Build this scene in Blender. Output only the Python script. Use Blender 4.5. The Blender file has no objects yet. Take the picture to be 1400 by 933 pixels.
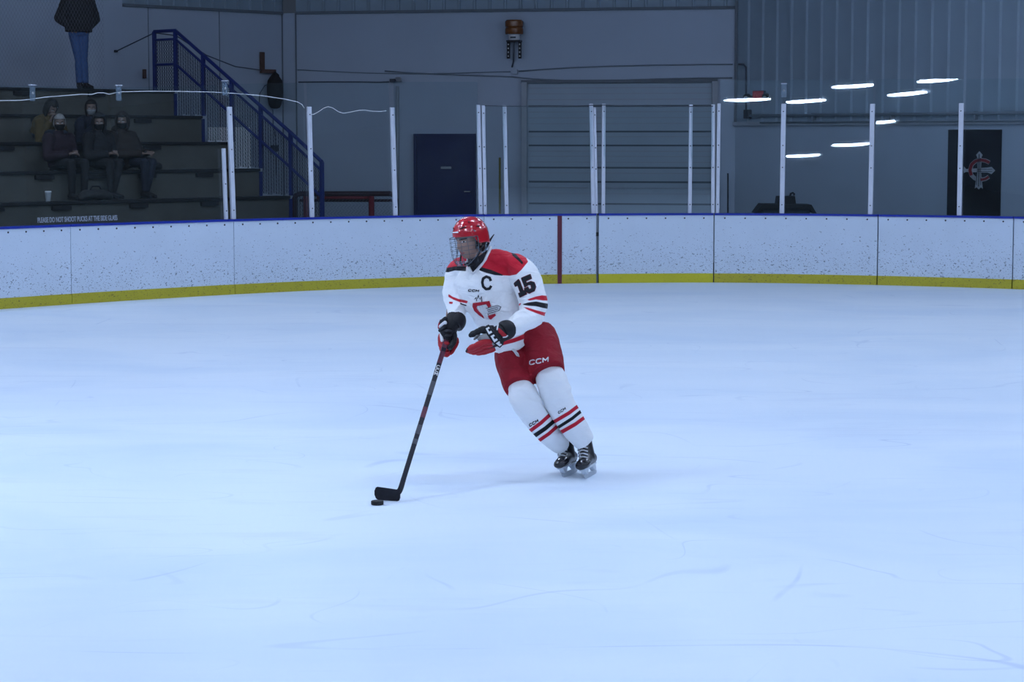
import bpy, bmesh, math, random
from mathutils import Vector, Matrix, noise
from mathutils.bvhtree import BVHTree
from mathutils.geometry import tessellate_polygon

random.seed(7)
SC = bpy.context.scene
COL = SC.collection
V = Vector
PI = math.pi

# ------------------------------------------------------------------ camera
FPX, CAMH, YH = 3000.0, 2.19, 191.0
PITCH = math.atan((466.5 - YH) / FPX)
CF = V((0, math.cos(PITCH), -math.sin(PITCH)))
CU = V((0, math.sin(PITCH), math.cos(PITCH)))
CO = V((0, 0, CAMH))


def ray(x, y):
    return CF + V((1, 0, 0)) * ((x - 700) / FPX) - CU * ((y - 466.5) / FPX)


def at(x, y, Y):
    r = ray(x, y)
    return CO + r * (Y / r.y)


def ground(x, y, z=0.0):
    r = ray(x, y)
    return CO + r * ((z - CAMH) / r.z)


def proj(P):
    d = P - CO
    k = d.dot(CF)
    return (700 + FPX * d.x / k, 466.5 - FPX * d.dot(CU) / k)


cam = bpy.data.cameras.new('camera')
camo = bpy.data.objects.new('camera', cam)
COL.objects.link(camo)
camo.location = CO
camo.rotation_euler = (PI / 2 - PITCH, 0, 0)
cam.sensor_width = 36
cam.lens = 36 * FPX / 1400
cam.clip_end = 300
SC.camera = camo
SC.view_settings.view_transform = 'Standard'
SC.view_settings.look = 'None'
SC.view_settings.gamma = 1
SC.view_settings.use_curve_mapping = False
SC.view_settings.exposure = 0.44

# ------------------------------------------------------------------ materials
def lin(r, g, b):
    f = lambda c: c / 12.92 if c <= .04045 else ((c + .055) / 1.055) ** 2.4
    return (f(r / 255), f(g / 255), f(b / 255), 1)


def newmat(name):
    m = bpy.data.materials.new(name)
    m.use_nodes = True
    nt = m.node_tree
    b = nt.nodes['Principled BSDF']
    return m, nt, b


def N(nt, typ, **kw):
    n = nt.nodes.new(typ)
    for k, v in kw.items():
        if k.startswith('i_'):
            n.inputs[k[2:].replace('_', ' ')].default_value = v
        else:
            setattr(n, k, v)
    return n


def mat(name, col, rough=.6, metal=0.0, spec=.3, var=.12, vscale=6.0, bump=0.0, bscale=60.0, coat=0.0):
    """plain procedural material: base colour broken up by noise, optional fine bump"""
    m, nt, b = newmat(name)
    b.inputs['Roughness'].default_value = rough
    b.inputs['Metallic'].default_value = metal
    b.inputs['Specular IOR Level'].default_value = spec
    b.inputs['Coat Weight'].default_value = coat
    tc = N(nt, 'ShaderNodeTexCoord')
    nz = N(nt, 'ShaderNodeTexNoise')
    nz.inputs['Scale'].default_value = vscale
    nz.inputs['Detail'].default_value = 4
    nt.links.new(tc.outputs['Object'], nz.inputs['Vector'])
    mx = N(nt, 'ShaderNodeMix', data_type='RGBA')
    c = V(col[:3])
    mx.inputs[6].default_value = (*(c * (1 - var)), 1)
    mx.inputs[7].default_value = (*[min(1, q) for q in (c * (1 + var))], 1)
    nt.links.new(nz.outputs['Fac'], mx.inputs[0])
    nt.links.new(mx.outputs[2], b.inputs['Base Color'])
    if bump:
        n2 = N(nt, 'ShaderNodeTexNoise')
        n2.inputs['Scale'].default_value = bscale
        n2.inputs['Detail'].default_value = 3
        nt.links.new(tc.outputs['Object'], n2.inputs['Vector'])
        bp = N(nt, 'ShaderNodeBump')
        bp.inputs['Strength'].default_value = bump
        bp.inputs['Distance'].default_value = .01
        nt.links.new(n2.outputs['Fac'], bp.inputs['Height'])
        nt.links.new(bp.outputs[0], b.inputs['Normal'])
    return m


# ------------------------------------------------------------------ mesh collector
ORIGIN = {}


class MB:
    def __init__(self):
        self.v, self.f, self.m = [], [], []

    def add(self, vs, fs, mi=0):
        o = len(self.v)
        self.v += [V(q) for q in vs]
        self.f += [tuple(o + i for i in q) for q in fs]
        self.m += [mi] * len(fs)
        return self

    def box(self, c, ex, ey, ez, mi=0, bev=0.0):
        """oriented box: c centre, ex ey ez half-extent vectors"""
        c, ex, ey, ez = V(c), V(ex), V(ey), V(ez)
        if bev <= 0:
            vs = [c + ex * a + ey * b + ez * d for d in (-1, 1) for b in (-1, 1) for a in (-1, 1)]
            fs = [(0, 2, 3, 1), (4, 5, 7, 6), (0, 1, 5, 4), (2, 6, 7, 3), (0, 4, 6, 2), (1, 3, 7, 5)]
            return self.add(vs, fs, mi)
        bm = bmesh.new()
        bmesh.ops.create_cube(bm, size=2)
        M = Matrix((ex, ey, ez)).transposed().to_4x4()
        M.translation = c
        bmesh.ops.transform(bm, matrix=M, verts=bm.verts)
        bmesh.ops.bevel(bm, geom=bm.edges[:], offset=bev, segments=2, affect='EDGES', profile=.5)
        return self.bm(bm, mi)

    def bm(self, bm, mi=0):
        bm.verts.index_update()
        self.add([v.co.copy() for v in bm.verts], [[v.index for v in f.verts] for f in bm.faces], mi)
        bm.free()
        return self

    def cyl(self, a, b, r, n=12, mi=0, r2=None):
        return self.tube([a, b], r, n, mi, r2=r2)

    def tube(self, pts, r, n=8, mi=0, r2=None, caps=True, closed=False):
        pts = [V(p) for p in pts]
        k = len(pts)
        rs = r if isinstance(r, (list, tuple)) else [r + ((r2 - r) * i / max(1, k - 1) if r2 is not None else 0) for i in range(k)]
        vs, fs = [], []
        prev = None
        for i, p in enumerate(pts):
            if closed:
                t = pts[(i + 1) % k] - pts[i - 1]
            else:
                t = pts[min(i + 1, k - 1)] - pts[max(i - 1, 0)]
            t.normalize()
            if prev is None:
                a = t.orthogonal().normalized()
            else:
                a = prev - t * prev.dot(t)
                a = a.normalized() if a.length > 1e-6 else t.orthogonal().normalized()
            prev = a
            b = t.cross(a)
            vs += [p + (a * math.cos(2 * PI * j / n) + b * math.sin(2 * PI * j / n)) * rs[i] for j in range(n)]
        for i in range(k if closed else k - 1):
            i2 = (i + 1) % k
            for j in range(n):
                fs.append((i * n + j, i * n + (j + 1) % n, i2 * n + (j + 1) % n, i2 * n + j))
        if caps and not closed:
            fs.append(tuple(range(n - 1, -1, -1)))
            fs.append(tuple((k - 1) * n + j for j in range(n)))
        return self.add(vs, fs, mi)

    def lathe(self, c, prof, n=24, mi=0, axis=(0, 0, 1)):
        c = V(c)
        ax = V(axis).normalized()
        a = ax.orthogonal().normalized()
        b = ax.cross(a)
        vs, fs = [], []
        for r, z in prof:
            vs += [c + ax * z + (a * math.cos(2 * PI * j / n) + b * math.sin(2 * PI * j / n)) * max(r, 1e-4) for j in range(n)]
        for i in range(len(prof) - 1):
            for j in range(n):
                fs.append((i * n + j, i * n + (j + 1) % n, (i + 1) * n + (j + 1) % n, (i + 1) * n + j))
        fs.append(tuple(range(n - 1, -1, -1)))
        fs.append(tuple((len(prof) - 1) * n + j for j in range(n)))
        return self.add(vs, fs, mi)

    def prism(self, poly, o, ex, ey, ez, mi=0):
        """2-D polygon (u,v) in frame o + u*ex + v*ey, extruded by vector ez"""
        o, ex, ey, ez = V(o), V(ex), V(ey), V(ez)
        k = len(poly)
        vs = [o + ex * u + ey * v for u, v in poly] + [o + ex * u + ey * v + ez for u, v in poly]
        tri = tessellate_polygon([[V((u, v, 0)) for u, v in poly]])
        fs = [tuple(t) for t in tri] + [tuple(k + i for i in reversed(t)) for t in tri]
        fs += [(i, (i + 1) % k, k + (i + 1) % k, k + i) for i in range(k)]
        return self.add(vs, fs, mi)

    def loft(self, st, n=28, mi=0, ref=None, flat=(True, True), sub=4):
        """st: (centre Vector, half width, half depth); width runs across the viewing direction"""
        st = [(V(c), w, d) for c, w, d in st]
        k = len(st)
        # Catmull-Rom resample
        dense = []
        for i in range(k - 1):
            p = [st[max(i - 1, 0)], st[i], st[i + 1], st[min(i + 2, k - 1)]]
            for s in range(sub):
                t = s / sub
                cr = lambda a, b, c, d: .5 * (2 * b + (c - a) * t + (2 * a - 5 * b + 4 * c - d) * t * t + (3 * b - a - 3 * c + d) * t ** 3)
                dense.append((cr(*[q[0] for q in p]), cr(*[q[1] for q in p]), cr(*[q[2] for q in p])))
        dense.append(st[-1])
        vs, fs = [], []
        m = len(dense)
        for i, (c, w, d) in enumerate(dense):
            t = (dense[min(i + 1, m - 1)][0] - dense[max(i - 1, 0)][0]).normalized()
            rf = V(ref) if ref is not None else (c - CO).normalized()
            s = t.cross(rf)
            s = s.normalized() if s.length > 1e-4 else t.orthogonal().normalized()
            e = s.cross(t).normalized()
            vs += [c + s * (w * math.cos(2 * PI * j / n)) + e * (d * math.sin(2 * PI * j / n)) for j in range(n)]
        for i in range(m - 1):
            for j in range(n):
                fs.append((i * n + j, i * n + (j + 1) % n, (i + 1) * n + (j + 1) % n, (i + 1) * n + j))
        fs.append(tuple(range(n - 1, -1, -1)))
        fs.append(tuple((m - 1) * n + j for j in range(n)))
        return self.add(vs, fs, mi)

    def ball(self, c, rx, ry=None, rz=None, M=None, n=20, mi=0):
        ry = ry or rx
        rz = rz or rx
        c = V(c)
        vs, fs = [], []
        h = n // 2
        for i in range(h + 1):
            ph = PI * i / h
            for j in range(n):
                th = 2 * PI * j / n
                s = max(math.sin(ph), 1e-3)
                q = V((rx * s * math.cos(th), ry * s * math.sin(th), rz * math.cos(ph)))
                vs.append(c + (M @ q if M else q))
        for i in range(h):
            for j in range(n):
                fs.append((i * n + j, (i + 1) * n + j, (i + 1) * n + (j + 1) % n, i * n + (j + 1) % n))
        fs.append(tuple(range(n)))
        fs.append(tuple(h * n + j for j in range(n - 1, -1, -1)))
        return self.add(vs, fs, mi)

    def mesh(self, name='m'):
        me = bpy.data.meshes.new(name)
        me.from_pydata([tuple(q) for q in self.v], [], self.f)
        me.polygons.foreach_set('material_index', self.m)
        me.update()
        return me

    def build(self, name, mats, parent=None, smooth=False, angle=None, base=None):
        me = self.mesh(name)
        bm = bmesh.new()
        bm.from_mesh(me)
        bmesh.ops.recalc_face_normals(bm, faces=bm.faces[:])
        bm.to_mesh(me)
        bm.free()
        return link(name, me, mats, parent, smooth, angle, base)


def link(name, me, mats, parent=None, smooth=False, angle=None, base=None):
    """link world-space mesh as an object (verts re-based on its thing's origin)"""
    if not isinstance(mats, (list, tuple)):
        mats = [mats]
    me.materials.clear()
    for m in mats:
        me.materials.append(m)
    if parent is not None:
        org = ORIGIN[parent]
    elif base is not None:
        org = V(base)
    else:
        xs = [v.co for v in me.vertices]
        org = V((sum(q.x for q in xs) / len(xs), sum(q.y for q in xs) / len(xs), min(q.z for q in xs)))
    me.transform(Matrix.Translation(-org))
    if smooth:
        me.polygons.foreach_set('use_smooth', [True] * len(me.polygons))
        if angle:
            me.set_sharp_from_angle(angle=math.radians(angle))
    me.update()
    o = bpy.data.objects.new(name, me)
    COL.objects.link(o)
    if parent is not None:
        o.parent = parent
    else:
        o.location = org
    ORIGIN[o] = org
    return o


def empty(name, loc):
    o = bpy.data.objects.new(name, None)
    o.empty_display_size = .1
    COL.objects.link(o)
    o.location = loc
    ORIGIN[o] = V(loc)
    return o


def tag(o, label=None, cat=None, group=None, kind=None):
    for k, v in (('label', label), ('category', cat), ('group', group), ('kind', kind)):
        if v:
            o[k] = v
    return o


def thing(name, loc, label, cat, group=None):
    return tag(empty(name, loc), label, cat, group)


def struct(o):
    o['kind'] = 'structure'
    return o


def remesh(mb, voxel, smooth=4, fac=.5):
    me = mb.mesh('tmp')
    o = bpy.data.objects.new('tmp', me)
    COL.objects.link(o)
    r = o.modifiers.new('r', 'REMESH')
    r.mode = 'VOXEL'
    r.voxel_size = voxel
    if smooth:
        s = o.modifiers.new('s', 'SMOOTH')
        s.iterations = smooth
        s.factor = fac
    dg = bpy.context.evaluated_depsgraph_get()
    out = bpy.data.meshes.new_from_object(o.evaluated_get(dg))
    bpy.data.objects.remove(o)
    bpy.data.meshes.remove(me)
    return out


def bvh_of(me):
    return BVHTree.FromPolygons([v.co.copy() for v in me.vertices], [tuple(p.vertices) for p in me.polygons])


def text_mesh(s, size, bold=0.0):
    cu = bpy.data.curves.new('t', 'FONT')
    cu.body = s
    cu.size = size
    cu.align_x = 'LEFT'
    cu.offset = bold
    o = bpy.data.objects.new('t', cu)
    COL.objects.link(o)
    dg = bpy.context.evaluated_depsgraph_get()
    dg.update()
    me = bpy.data.meshes.new_from_object(o.evaluated_get(dg))
    bpy.data.objects.remove(o)
    return me


# ------------------------------------------------------------------ 2-D pattern tools (cloth patterns, lettering)
def sdf(poly, x, y):
    d = 1e9
    inside = False
    k = len(poly)
    for i in range(k):
        ax, ay = poly[i]
        bx, by = poly[i - 1]
        ex, ey = bx - ax, by - ay
        t = max(0, min(1, ((x - ax) * ex + (y - ay) * ey) / (ex * ex + ey * ey + 1e-9)))
        dx, dy = x - ax - ex * t, y - ay - ey * t
        d = min(d, dx * dx + dy * dy)
        if (ay > y) != (by > y) and x < (bx - ax) * (y - ay) / (by - ay) + ax:
            inside = not inside
    d = math.sqrt(d)
    return -d if inside else d


def stroke(pts, w):
    """polyline -> list of quads + joint octagons"""
    out = []
    for (ax, ay), (bx, by) in zip(pts, pts[1:]):
        L = math.hypot(bx - ax, by - ay) or 1
        nx, ny = -(by - ay) / L * w / 2, (bx - ax) / L * w / 2
        out.append([(ax + nx, ay + ny), (bx + nx, by + ny), (bx - nx, by - ny), (ax - nx, ay - ny)])
    for (ax, ay) in pts[1:-1]:
        out.append([(ax + w / 2 * math.cos(k * PI / 4), ay + w / 2 * math.sin(k * PI / 4)) for k in range(8)])
    return out


GLYPH = {'C': [[(1, .15), (.75, 0), (.25, 0), (0, .2), (0, .8), (.25, 1), (.75, 1), (1, .85)]],
         'M': [[(0, 1), (0, 0), (.5, .6), (1, 0), (1, 1)]]}


def word(s, x, y, w, h, ang, sw, gap=.35, shear=.2):
    """strokes of a word whose left-top is (x,y); w total width"""
    cw = w / (len(s) + gap * (len(s) - 1))
    ca, sa = math.cos(ang), math.sin(ang)
    out = []
    for i, ch in enumerate(s):
        for line in GLYPH[ch]:
            pts = []
            for u, v in line:
                X = i * cw * (1 + gap) + u * cw + shear * h * (1 - v)
                Yv = v * h
                pts.append((x + X * ca - Yv * sa, y + X * sa + Yv * ca))
            out += stroke(pts, sw)
    return out


def decal(name, polys, bvh, material, parent, off=.003, step=1.6, origin=None):
    """thin appliqué: polygons laid on the surface under them"""
    mb = MB()
    for poly in polys:
        bm = bmesh.new()
        vs = [bm.verts.new((u, v, 0)) for u, v in poly]
        for t in tessellate_polygon([[V((u, v, 0)) for u, v in poly]]):
            try:
                bm.faces.new([vs[i] for i in t])
            except ValueError:
                pass
        for _ in range(6):
            L = [e for e in bm.edges if e.calc_length() > step]
            if not L:
                break
            bmesh.ops.subdivide_edges(bm, edges=L, cuts=1)
            bmesh.ops.triangulate(bm, faces=bm.faces[:])
        for v in bm.verts:
            r = ray(v.co.x, v.co.y).normalized()
            h, nrm, _, _ = bvh.ray_cast(CO, r)
            if h is None:
                h, nrm, _, _ = bvh.find_nearest(CO + r * ((origin or 14.1) / r.y))
            if nrm.dot(r) > 0:
                nrm = -nrm
            v.co = h + nrm * off - r * .0005
        mb.bm(bm)
    me = mb.mesh(name)
    bm = bmesh.new()
    bm.from_mesh(me)
    for fc in bm.faces:
        fc.normal_update()
        if fc.normal.dot(fc.calc_center_median() - CO) > 0:
            fc.normal_flip()
    bm.to_mesh(me)
    bm.free()
    o = link(name, me, material, parent, smooth=True)
    s = o.modifiers.new('thick', 'SOLIDIFY')
    s.thickness = .002
    s.offset = -1
    return o
# ------------------------------------------------------------------ palette
M = {}
M['wall'] = mat('painted_block_wall', (.335, .385, .465, 1), .8, var=.06, vscale=1.2, bump=.15, bscale=9)
M['wall_low'] = mat('painted_concrete_wall', (.30, .355, .43, 1), .8, var=.07, vscale=1.0, bump=.15, bscale=9)
M['steel_wall'] = mat('ribbed_steel_siding', (.215, .275, .335, 1), .6, var=.08, vscale=1.5)
M['trim'] = mat('grey_trim', (.27, .30, .34, 1), .6)
M['dark_trim'] = mat('dark_trim', (.03, .04, .055, 1), .6)
M['bluedoor'] = mat('navy_door_paint', (.010, .016, .075, 1), .45, var=.15)
M['roller'] = mat('grey_door_paint', (.28, .345, .41, 1), .55, var=.06, vscale=2)
M['groove'] = mat('door_groove', (.09, .11, .13, 1), .8)
M['concrete'] = mat('dark_concrete', (.078, .076, .068, 1), .9, var=.3, vscale=3, bump=.2, bscale=20)
M['slab'] = mat('floor_slab_concrete', (.10, .11, .12, 1), .9, var=.2, vscale=2)
M['plank'] = mat('dark_bench_plank', (.012, .012, .014, 1), .7, var=.3)
M['railblue'] = mat('blue_rail_paint', (.012, .022, .115, 1), .45, var=.15)
M['mesh'] = mat('black_mesh_steel', (.012, .016, .03, 1), .5)
M['post'] = mat('white_post_paint', (.54, .57, .65, 1), .45, var=.08, vscale=9)
M['capblue'] = mat('blue_cap_rail', (.012, .03, .30, 1), .4)
M['redline'] = mat('dull_red_paint', (.12, .022, .038, 1), .5)
M['gap'] = mat('grey_gate_post', (.14, .16, .19, 1), .6)
M['black'] = mat('matte_black', (.008, .008, .010, 1), .6)
M['bolt'] = mat('dark_bolt', (.05, .05, .06, 1), .5, metal=.5)
M['amber'] = mat('amber_lens', (.16, .055, .014, 1), .25, var=.5, vscale=14, spec=.5)
M['white'] = mat('off_white_plastic', (.62, .63, .66, 1), .5)
M['cable'] = mat('dark_cable', (.06, .07, .09, 1), .7)
M['greycable'] = mat('grey_conduit', (.16, .19, .23, 1), .6)
M['cord'] = mat('white_cord', (.75, .78, .8, 1), .6)
M['wood'] = mat('brown_wood', (.09, .055, .045, 1), .7, var=.3, vscale=12)
M['bag'] = mat('black_bag', (.020, .019, .020, 1), .8, var=.4, vscale=9, bump=.4, bscale=30)
M['yellowpole'] = mat('worn_yellow_paint', (.14, .12, .02, 1), .6)
M['goalred'] = mat('goal_red_paint', (.17, .02, .028, 1), .45)
M['goaldark'] = mat('dark_red_pad', (.035, .014, .022, 1), .6)
M['netcord'] = mat('net_cord', (.16, .18, .20, 1), .8)
M['signred'] = mat('exit_sign_red', (.55, .05, .06, 1), .4)
M['banner'] = mat('black_banner', (.006, .006, .009, 1), .7, var=.3)
M['banred'] = mat('banner_red', (.20, .018, .022, 1), .7)
M['bansilver'] = mat('banner_silver', (.30, .32, .36, 1), .6, var=.2, vscale=20)
M['bright'] = mat('white_sheet_plastic', (.85, .87, .9, 1), .5, var=.05)
M['extext'] = mat('exit_letter_red', (.75, .14, .13, 1), .5)
M['skirt'] = mat('dark_grey_skirt', (.035, .042, .05, 1), .7)
M['cupw'] = mat('pale_cup_paper', (.36, .38, .40, 1), .6)
M['seam'] = mat('wall_seam', (.12, .14, .165, 1), .8)
M['galv'] = mat('grey_housing', (.35, .36, .38, 1), .4, metal=.6)
M['letter'] = mat('white_lettering', (.30, .34, .40, 1), .6)


def ice_mat():
    m, nt, b = newmat('skated_ice')
    tc = N(nt, 'ShaderNodeTexCoord')
    L = nt.links.new

    def noise_n(scale, detail, sx=1, sy=1, rot=0, dist=0):
        mp = N(nt, 'ShaderNodeMapping')
        mp.inputs['Scale'].default_value = (sx, sy, 1)
        mp.inputs['Rotation'].default_value = (0, 0, rot)
        n = N(nt, 'ShaderNodeTexNoise')
        n.inputs['Scale'].default_value = scale
        n.inputs['Detail'].default_value = detail
        n.inputs['Distortion'].default_value = dist
        L(tc.outputs['Object'], mp.inputs[0])
        L(mp.outputs[0], n.inputs['Vector'])
        return n

    def ramp(n, lo, hi):
        r = N(nt, 'ShaderNodeMapRange')
        r.inputs[1].default_value, r.inputs[2].default_value = lo, hi
        L(n.outputs['Fac'], r.inputs[0])
        return r

    base = N(nt, 'ShaderNodeMix', data_type='RGBA')
    base.inputs[6].default_value = (.755, .84, .945, 1)
    base.inputs[7].default_value = (.655, .765, .905, 1)
    L(ramp(noise_n(.55, 6, .6, 1.0, .12, .8), .42, .72).outputs[0], base.inputs[0])
    cur = base
    # skate cuts: thin curved lines (level lines of warped noise), patchy, in several directions; and broad dull scuffs
    for k, (sc, sx, sy, rot, eps, amt) in enumerate([(.55, .5, 1.2, .25, .0032, .55), (.50, 1.0, .45, -.5, .0030, .5), (.8, .35, 1.0, .08, .0034, .5), (.7, 1, 1, 1.1, .0028, .45), (.45, .3, 1.5, -.12, .0030, .55)]):
        n_ = noise_n(sc, 1.2, sx, sy, rot, .4)
        ab = N(nt, 'ShaderNodeMath', operation='SUBTRACT')
        ab.inputs[1].default_value = .5 + .03 * math.sin(k * 2.1)
        L(n_.outputs['Fac'], ab.inputs[0])
        ab2 = N(nt, 'ShaderNodeMath', operation='ABSOLUTE')
        L(ab.outputs[0], ab2.inputs[0])
        mk = N(nt, 'ShaderNodeMapRange')
        mk.inputs[1].default_value, mk.inputs[2].default_value = eps * .3, eps
        mk.inputs[3].default_value, mk.inputs[4].default_value = 1, 0
        L(ab2.outputs[0], mk.inputs[0])
        mp_ = N(nt, 'ShaderNodeMapping')
        mp_.inputs['Location'].default_value = (k * 7.3, k * 3.1, 0)
        L(tc.outputs['Object'], mp_.inputs[0])
        big_n = N(nt, 'ShaderNodeTexNoise')
        big_n.inputs['Scale'].default_value = .9
        big_n.inputs['Detail'].default_value = 3
        L(mp_.outputs[0], big_n.inputs['Vector'])
        big = ramp(big_n, .52, .66)
        mu = N(nt, 'ShaderNodeMath', operation='MULTIPLY')
        L(mk.outputs[0], mu.inputs[0])
        L(big.outputs[0], mu.inputs[1])
        m2 = N(nt, 'ShaderNodeMath', operation='MULTIPLY')
        m2.inputs[1].default_value = amt * .8
        L(mu.outputs[0], m2.inputs[0])
        mx = N(nt, 'ShaderNodeMix', data_type='RGBA')
        mx.inputs[7].default_value = (.44, .54, .72, 1)
        L(cur.outputs[2], mx.inputs[6])
        L(m2.outputs[0], mx.inputs[0])
        cur = mx
    for k, (sc, sx, sy, rot, lo, amt) in enumerate([(1.3, .35, 2.2, .15, .60, .20), (2.2, .5, 2.6, -.35, .62, .16)]):
        mk = ramp(noise_n(sc, 5, sx, sy, rot, 1.0), lo, lo + .14)
        m2 = N(nt, 'ShaderNodeMath', operation='MULTIPLY')
        m2.inputs[1].default_value = amt
        L(mk.outputs[0], m2.inputs[0])
        mx = N(nt, 'ShaderNodeMix', data_type='RGBA')
        mx.inputs[7].default_value = (.50, .58, .76, 1)
        L(cur.outputs[2], mx.inputs[6])
        L(m2.outputs[0], mx.inputs[0])
        cur = mx
    L(cur.outputs[2], b.inputs['Base Color'])
    b.inputs['Roughness'].default_value = .42
    b.inputs['Specular IOR Level'].default_value = .35
    nb = noise_n(3, 6, .6, 2.5, .1, .5)
    bp = N(nt, 'ShaderNodeBump')
    bp.inputs['Strength'].default_value = .12
    bp.inputs['Distance'].default_value = .01
    L(nb.outputs['Fac'], bp.inputs['Height'])
    L(bp.outputs[0], b.inputs['Normal'])
    return m


def board_mat(name, col, dark, amount):
    """white plastic facing peppered with puck marks (denser low down), or the yellow kick strip"""
    m, nt, b = newmat(name)
    L = nt.links.new
    tc = N(nt, 'ShaderNodeTexCoord')
    geo = N(nt, 'ShaderNodeNewGeometry')
    sep = N(nt, 'ShaderNodeSeparateXYZ')
    L(geo.outputs['Position'], sep.inputs[0])
    cur = None
    base = N(nt, 'ShaderNodeMix', data_type='RGBA')
    base.inputs[6].default_value = (*col, 1)
    base.inputs[7].default_value = (*[c * .88 for c in col], 1)
    n0 = N(nt, 'ShaderNodeTexNoise')
    n0.inputs['Scale'].default_value = 2.5
    n0.inputs['Detail'].default_value = 6
    L(geo.outputs['Position'], n0.inputs['Vector'])
    L(n0.outputs['Fac'], base.inputs[0])
    cur = base
    for sc, thr, w in ((26, .645, .03), (52, .64, .035)):
        mp = N(nt, 'ShaderNodeMapping')
        mp.inputs['Scale'].default_value = (1, 1, 1.6)
        mp.inputs['Rotation'].default_value = (.2, .5, 0)
        n = N(nt, 'ShaderNodeTexNoise')
        n.inputs['Scale'].default_value = sc
        n.inputs['Detail'].default_value = 2
        L(geo.outputs['Position'], mp.inputs[0])
        L(mp.outputs[0], n.inputs['Vector'])
        # marks get more frequent between 0.15 m and 0.8 m
        hz = N(nt, 'ShaderNodeMapRange')
        hz.inputs[1].default_value, hz.inputs[2].default_value = .35, 1.0
        hz.inputs[3].default_value, hz.inputs[4].default_value = -.012, .085
        L(sep.outputs['Z'], hz.inputs[0])
        sb = N(nt, 'ShaderNodeMath', operation='SUBTRACT')
        L(n.outputs['Fac'], sb.inputs[0])
        L(hz.outputs[0], sb.inputs[1])
        r = N(nt, 'ShaderNodeMapRange')
        r.inputs[1].default_value, r.inputs[2].default_value = thr, thr + w
        L(sb.outputs[0], r.inputs[0])
        mu = N(nt, 'ShaderNodeMath', operation='MULTIPLY')
        mu.inputs[1].default_value = amount
        L(r.outputs[0], mu.inputs[0])
        mx = N(nt, 'ShaderNodeMix', data_type='RGBA')
        mx.inputs[7].default_value = (*dark, 1)
        L(cur.outputs[2], mx.inputs[6])
        L(mu.outputs[0], mx.inputs[0])
        cur = mx
    L(cur.outputs[2], b.inputs['Base Color'])
    b.inputs['Roughness'].default_value = .5
    b.inputs['Specular IOR Level'].default_value = .25
    return m


def glass_mat():
    m, nt, b = newmat('rink_glass')
    nt.nodes.remove(b)
    L = nt.links.new
    tr = N(nt, 'ShaderNodeBsdfTransparent')
    tr.inputs[0].default_value = (.93, .965, .972, 1)
    gl = N(nt, 'ShaderNodeBsdfGlossy')
    gl.inputs['Color'].default_value = (.9, .97, 1, 1)
    gl.inputs['Roughness'].default_value = .012
    lw = N(nt, 'ShaderNodeLayerWeight')
    lw.inputs['Blend'].default_value = .5
    pw = N(nt, 'ShaderNodeMath', operation='POWER')
    pw.inputs[1].default_value = 5
    L(lw.outputs['Facing'], pw.inputs[0])
    ml = N(nt, 'ShaderNodeMath', operation='MULTIPLY_ADD')
    ml.inputs[1].default_value = .9
    ml.inputs[2].default_value = .042
    L(pw.outputs[0], ml.inputs[0])
    # scuffs and frost: faint diffuse film of the old acrylic
    df = N(nt, 'ShaderNodeBsdfDiffuse')
    df.inputs[0].default_value = (.55, .75, .8, 1)
    ms = N(nt, 'ShaderNodeMixShader')
    L(ml.outputs[0], ms.inputs[0])
    L(tr.outputs[0], ms.inputs[1])
    L(gl.outputs[0], ms.inputs[2])
    m2 = N(nt, 'ShaderNodeMixShader')
    nz = N(nt, 'ShaderNodeTexNoise')
    nz.inputs['Scale'].default_value = 1.3
    nz.inputs['Detail'].default_value = 5
    tc = N(nt, 'ShaderNodeTexCoord')
    L(tc.outputs['Object'], nz.inputs['Vector'])
    mr = N(nt, 'ShaderNodeMapRange')
    mr.inputs[1].default_value, mr.inputs[2].default_value = .3, .75
    mr.inputs[3].default_value, mr.inputs[4].default_value = .0, .012
    L(nz.outputs['Fac'], mr.inputs[0])
    L(mr.outputs[0], m2.inputs[0])
    L(ms.outputs[0], m2.inputs[1])
    L(df.outputs[0], m2.inputs[2])
    L(m2.outputs[0], nt.nodes['Material Output'].inputs[0])
    return m


def emit_mat(name, col, s):
    m, nt, b = newmat(name)
    b.inputs['Base Color'].default_value = (.8, .8, .8, 1)
    b.inputs['Emission Color'].default_value = (*col, 1)
    b.inputs['Emission Strength'].default_value = s
    return m


M['ice'] = ice_mat()
M['board'] = board_mat('white_dasher_facing', (.60, .68, .79), (.10, .12, .16), .75)
M['kick'] = board_mat('yellow_kick_strip', (.46, .40, .035), (.13, .10, .04), .6)
M['kick_clean'] = board_mat('clean_yellow_kick_strip', (.55, .50, .03), (.25, .2, .03), .25)
M['glass'] = glass_mat()
M['lamp'] = emit_mat('lamp_tube', (.63, .762, 1.0), 92)

# ------------------------------------------------------------------ boards line (measured on the ice)
_px = [(0, 423), (97, 416.2), (200, 409.6), (320, 402.6), (440, 396.8), (600, 391), (700, 388.9), (765, 388), (818, 387.3), (900, 386.6), (976, 386.4), (1080, 387.4), (1200, 389.9), (1300, 392.6), (1400, 395.8)]
_g = [ground(*q) for q in _px]
PATH = []
d0 = (_g[0] - _g[1]).normalized()
for s in (10.8, 9.6, 8.4, 7.2, 6.0, 4.8, 3.6, 2.4, 1.2):
    PATH.append(_g[0] + d0 * s)
for i in range(len(_g) - 1):
    p0, p1, p2, p3 = _g[max(i - 1, 0)], _g[i], _g[i + 1], _g[min(i + 2, len(_g) - 1)]
    for k in range(6):
        t = k / 6
        PATH.append(.5 * (2 * p1 + (p2 - p0) * t + (2 * p0 - 5 * p1 + 4 * p2 - p3) * t * t + (3 * p1 - p0 - 3 * p2 + p3) * t ** 3))
PATH.append(_g[-1])
dr = (_g[-1] - _g[-2]).normalized()
for s in range(7):
    dr = (Matrix.Rotation(-.05, 3, 'Z') @ dr)
    PATH.append(PATH[-1] + dr * 1.2)
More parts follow.
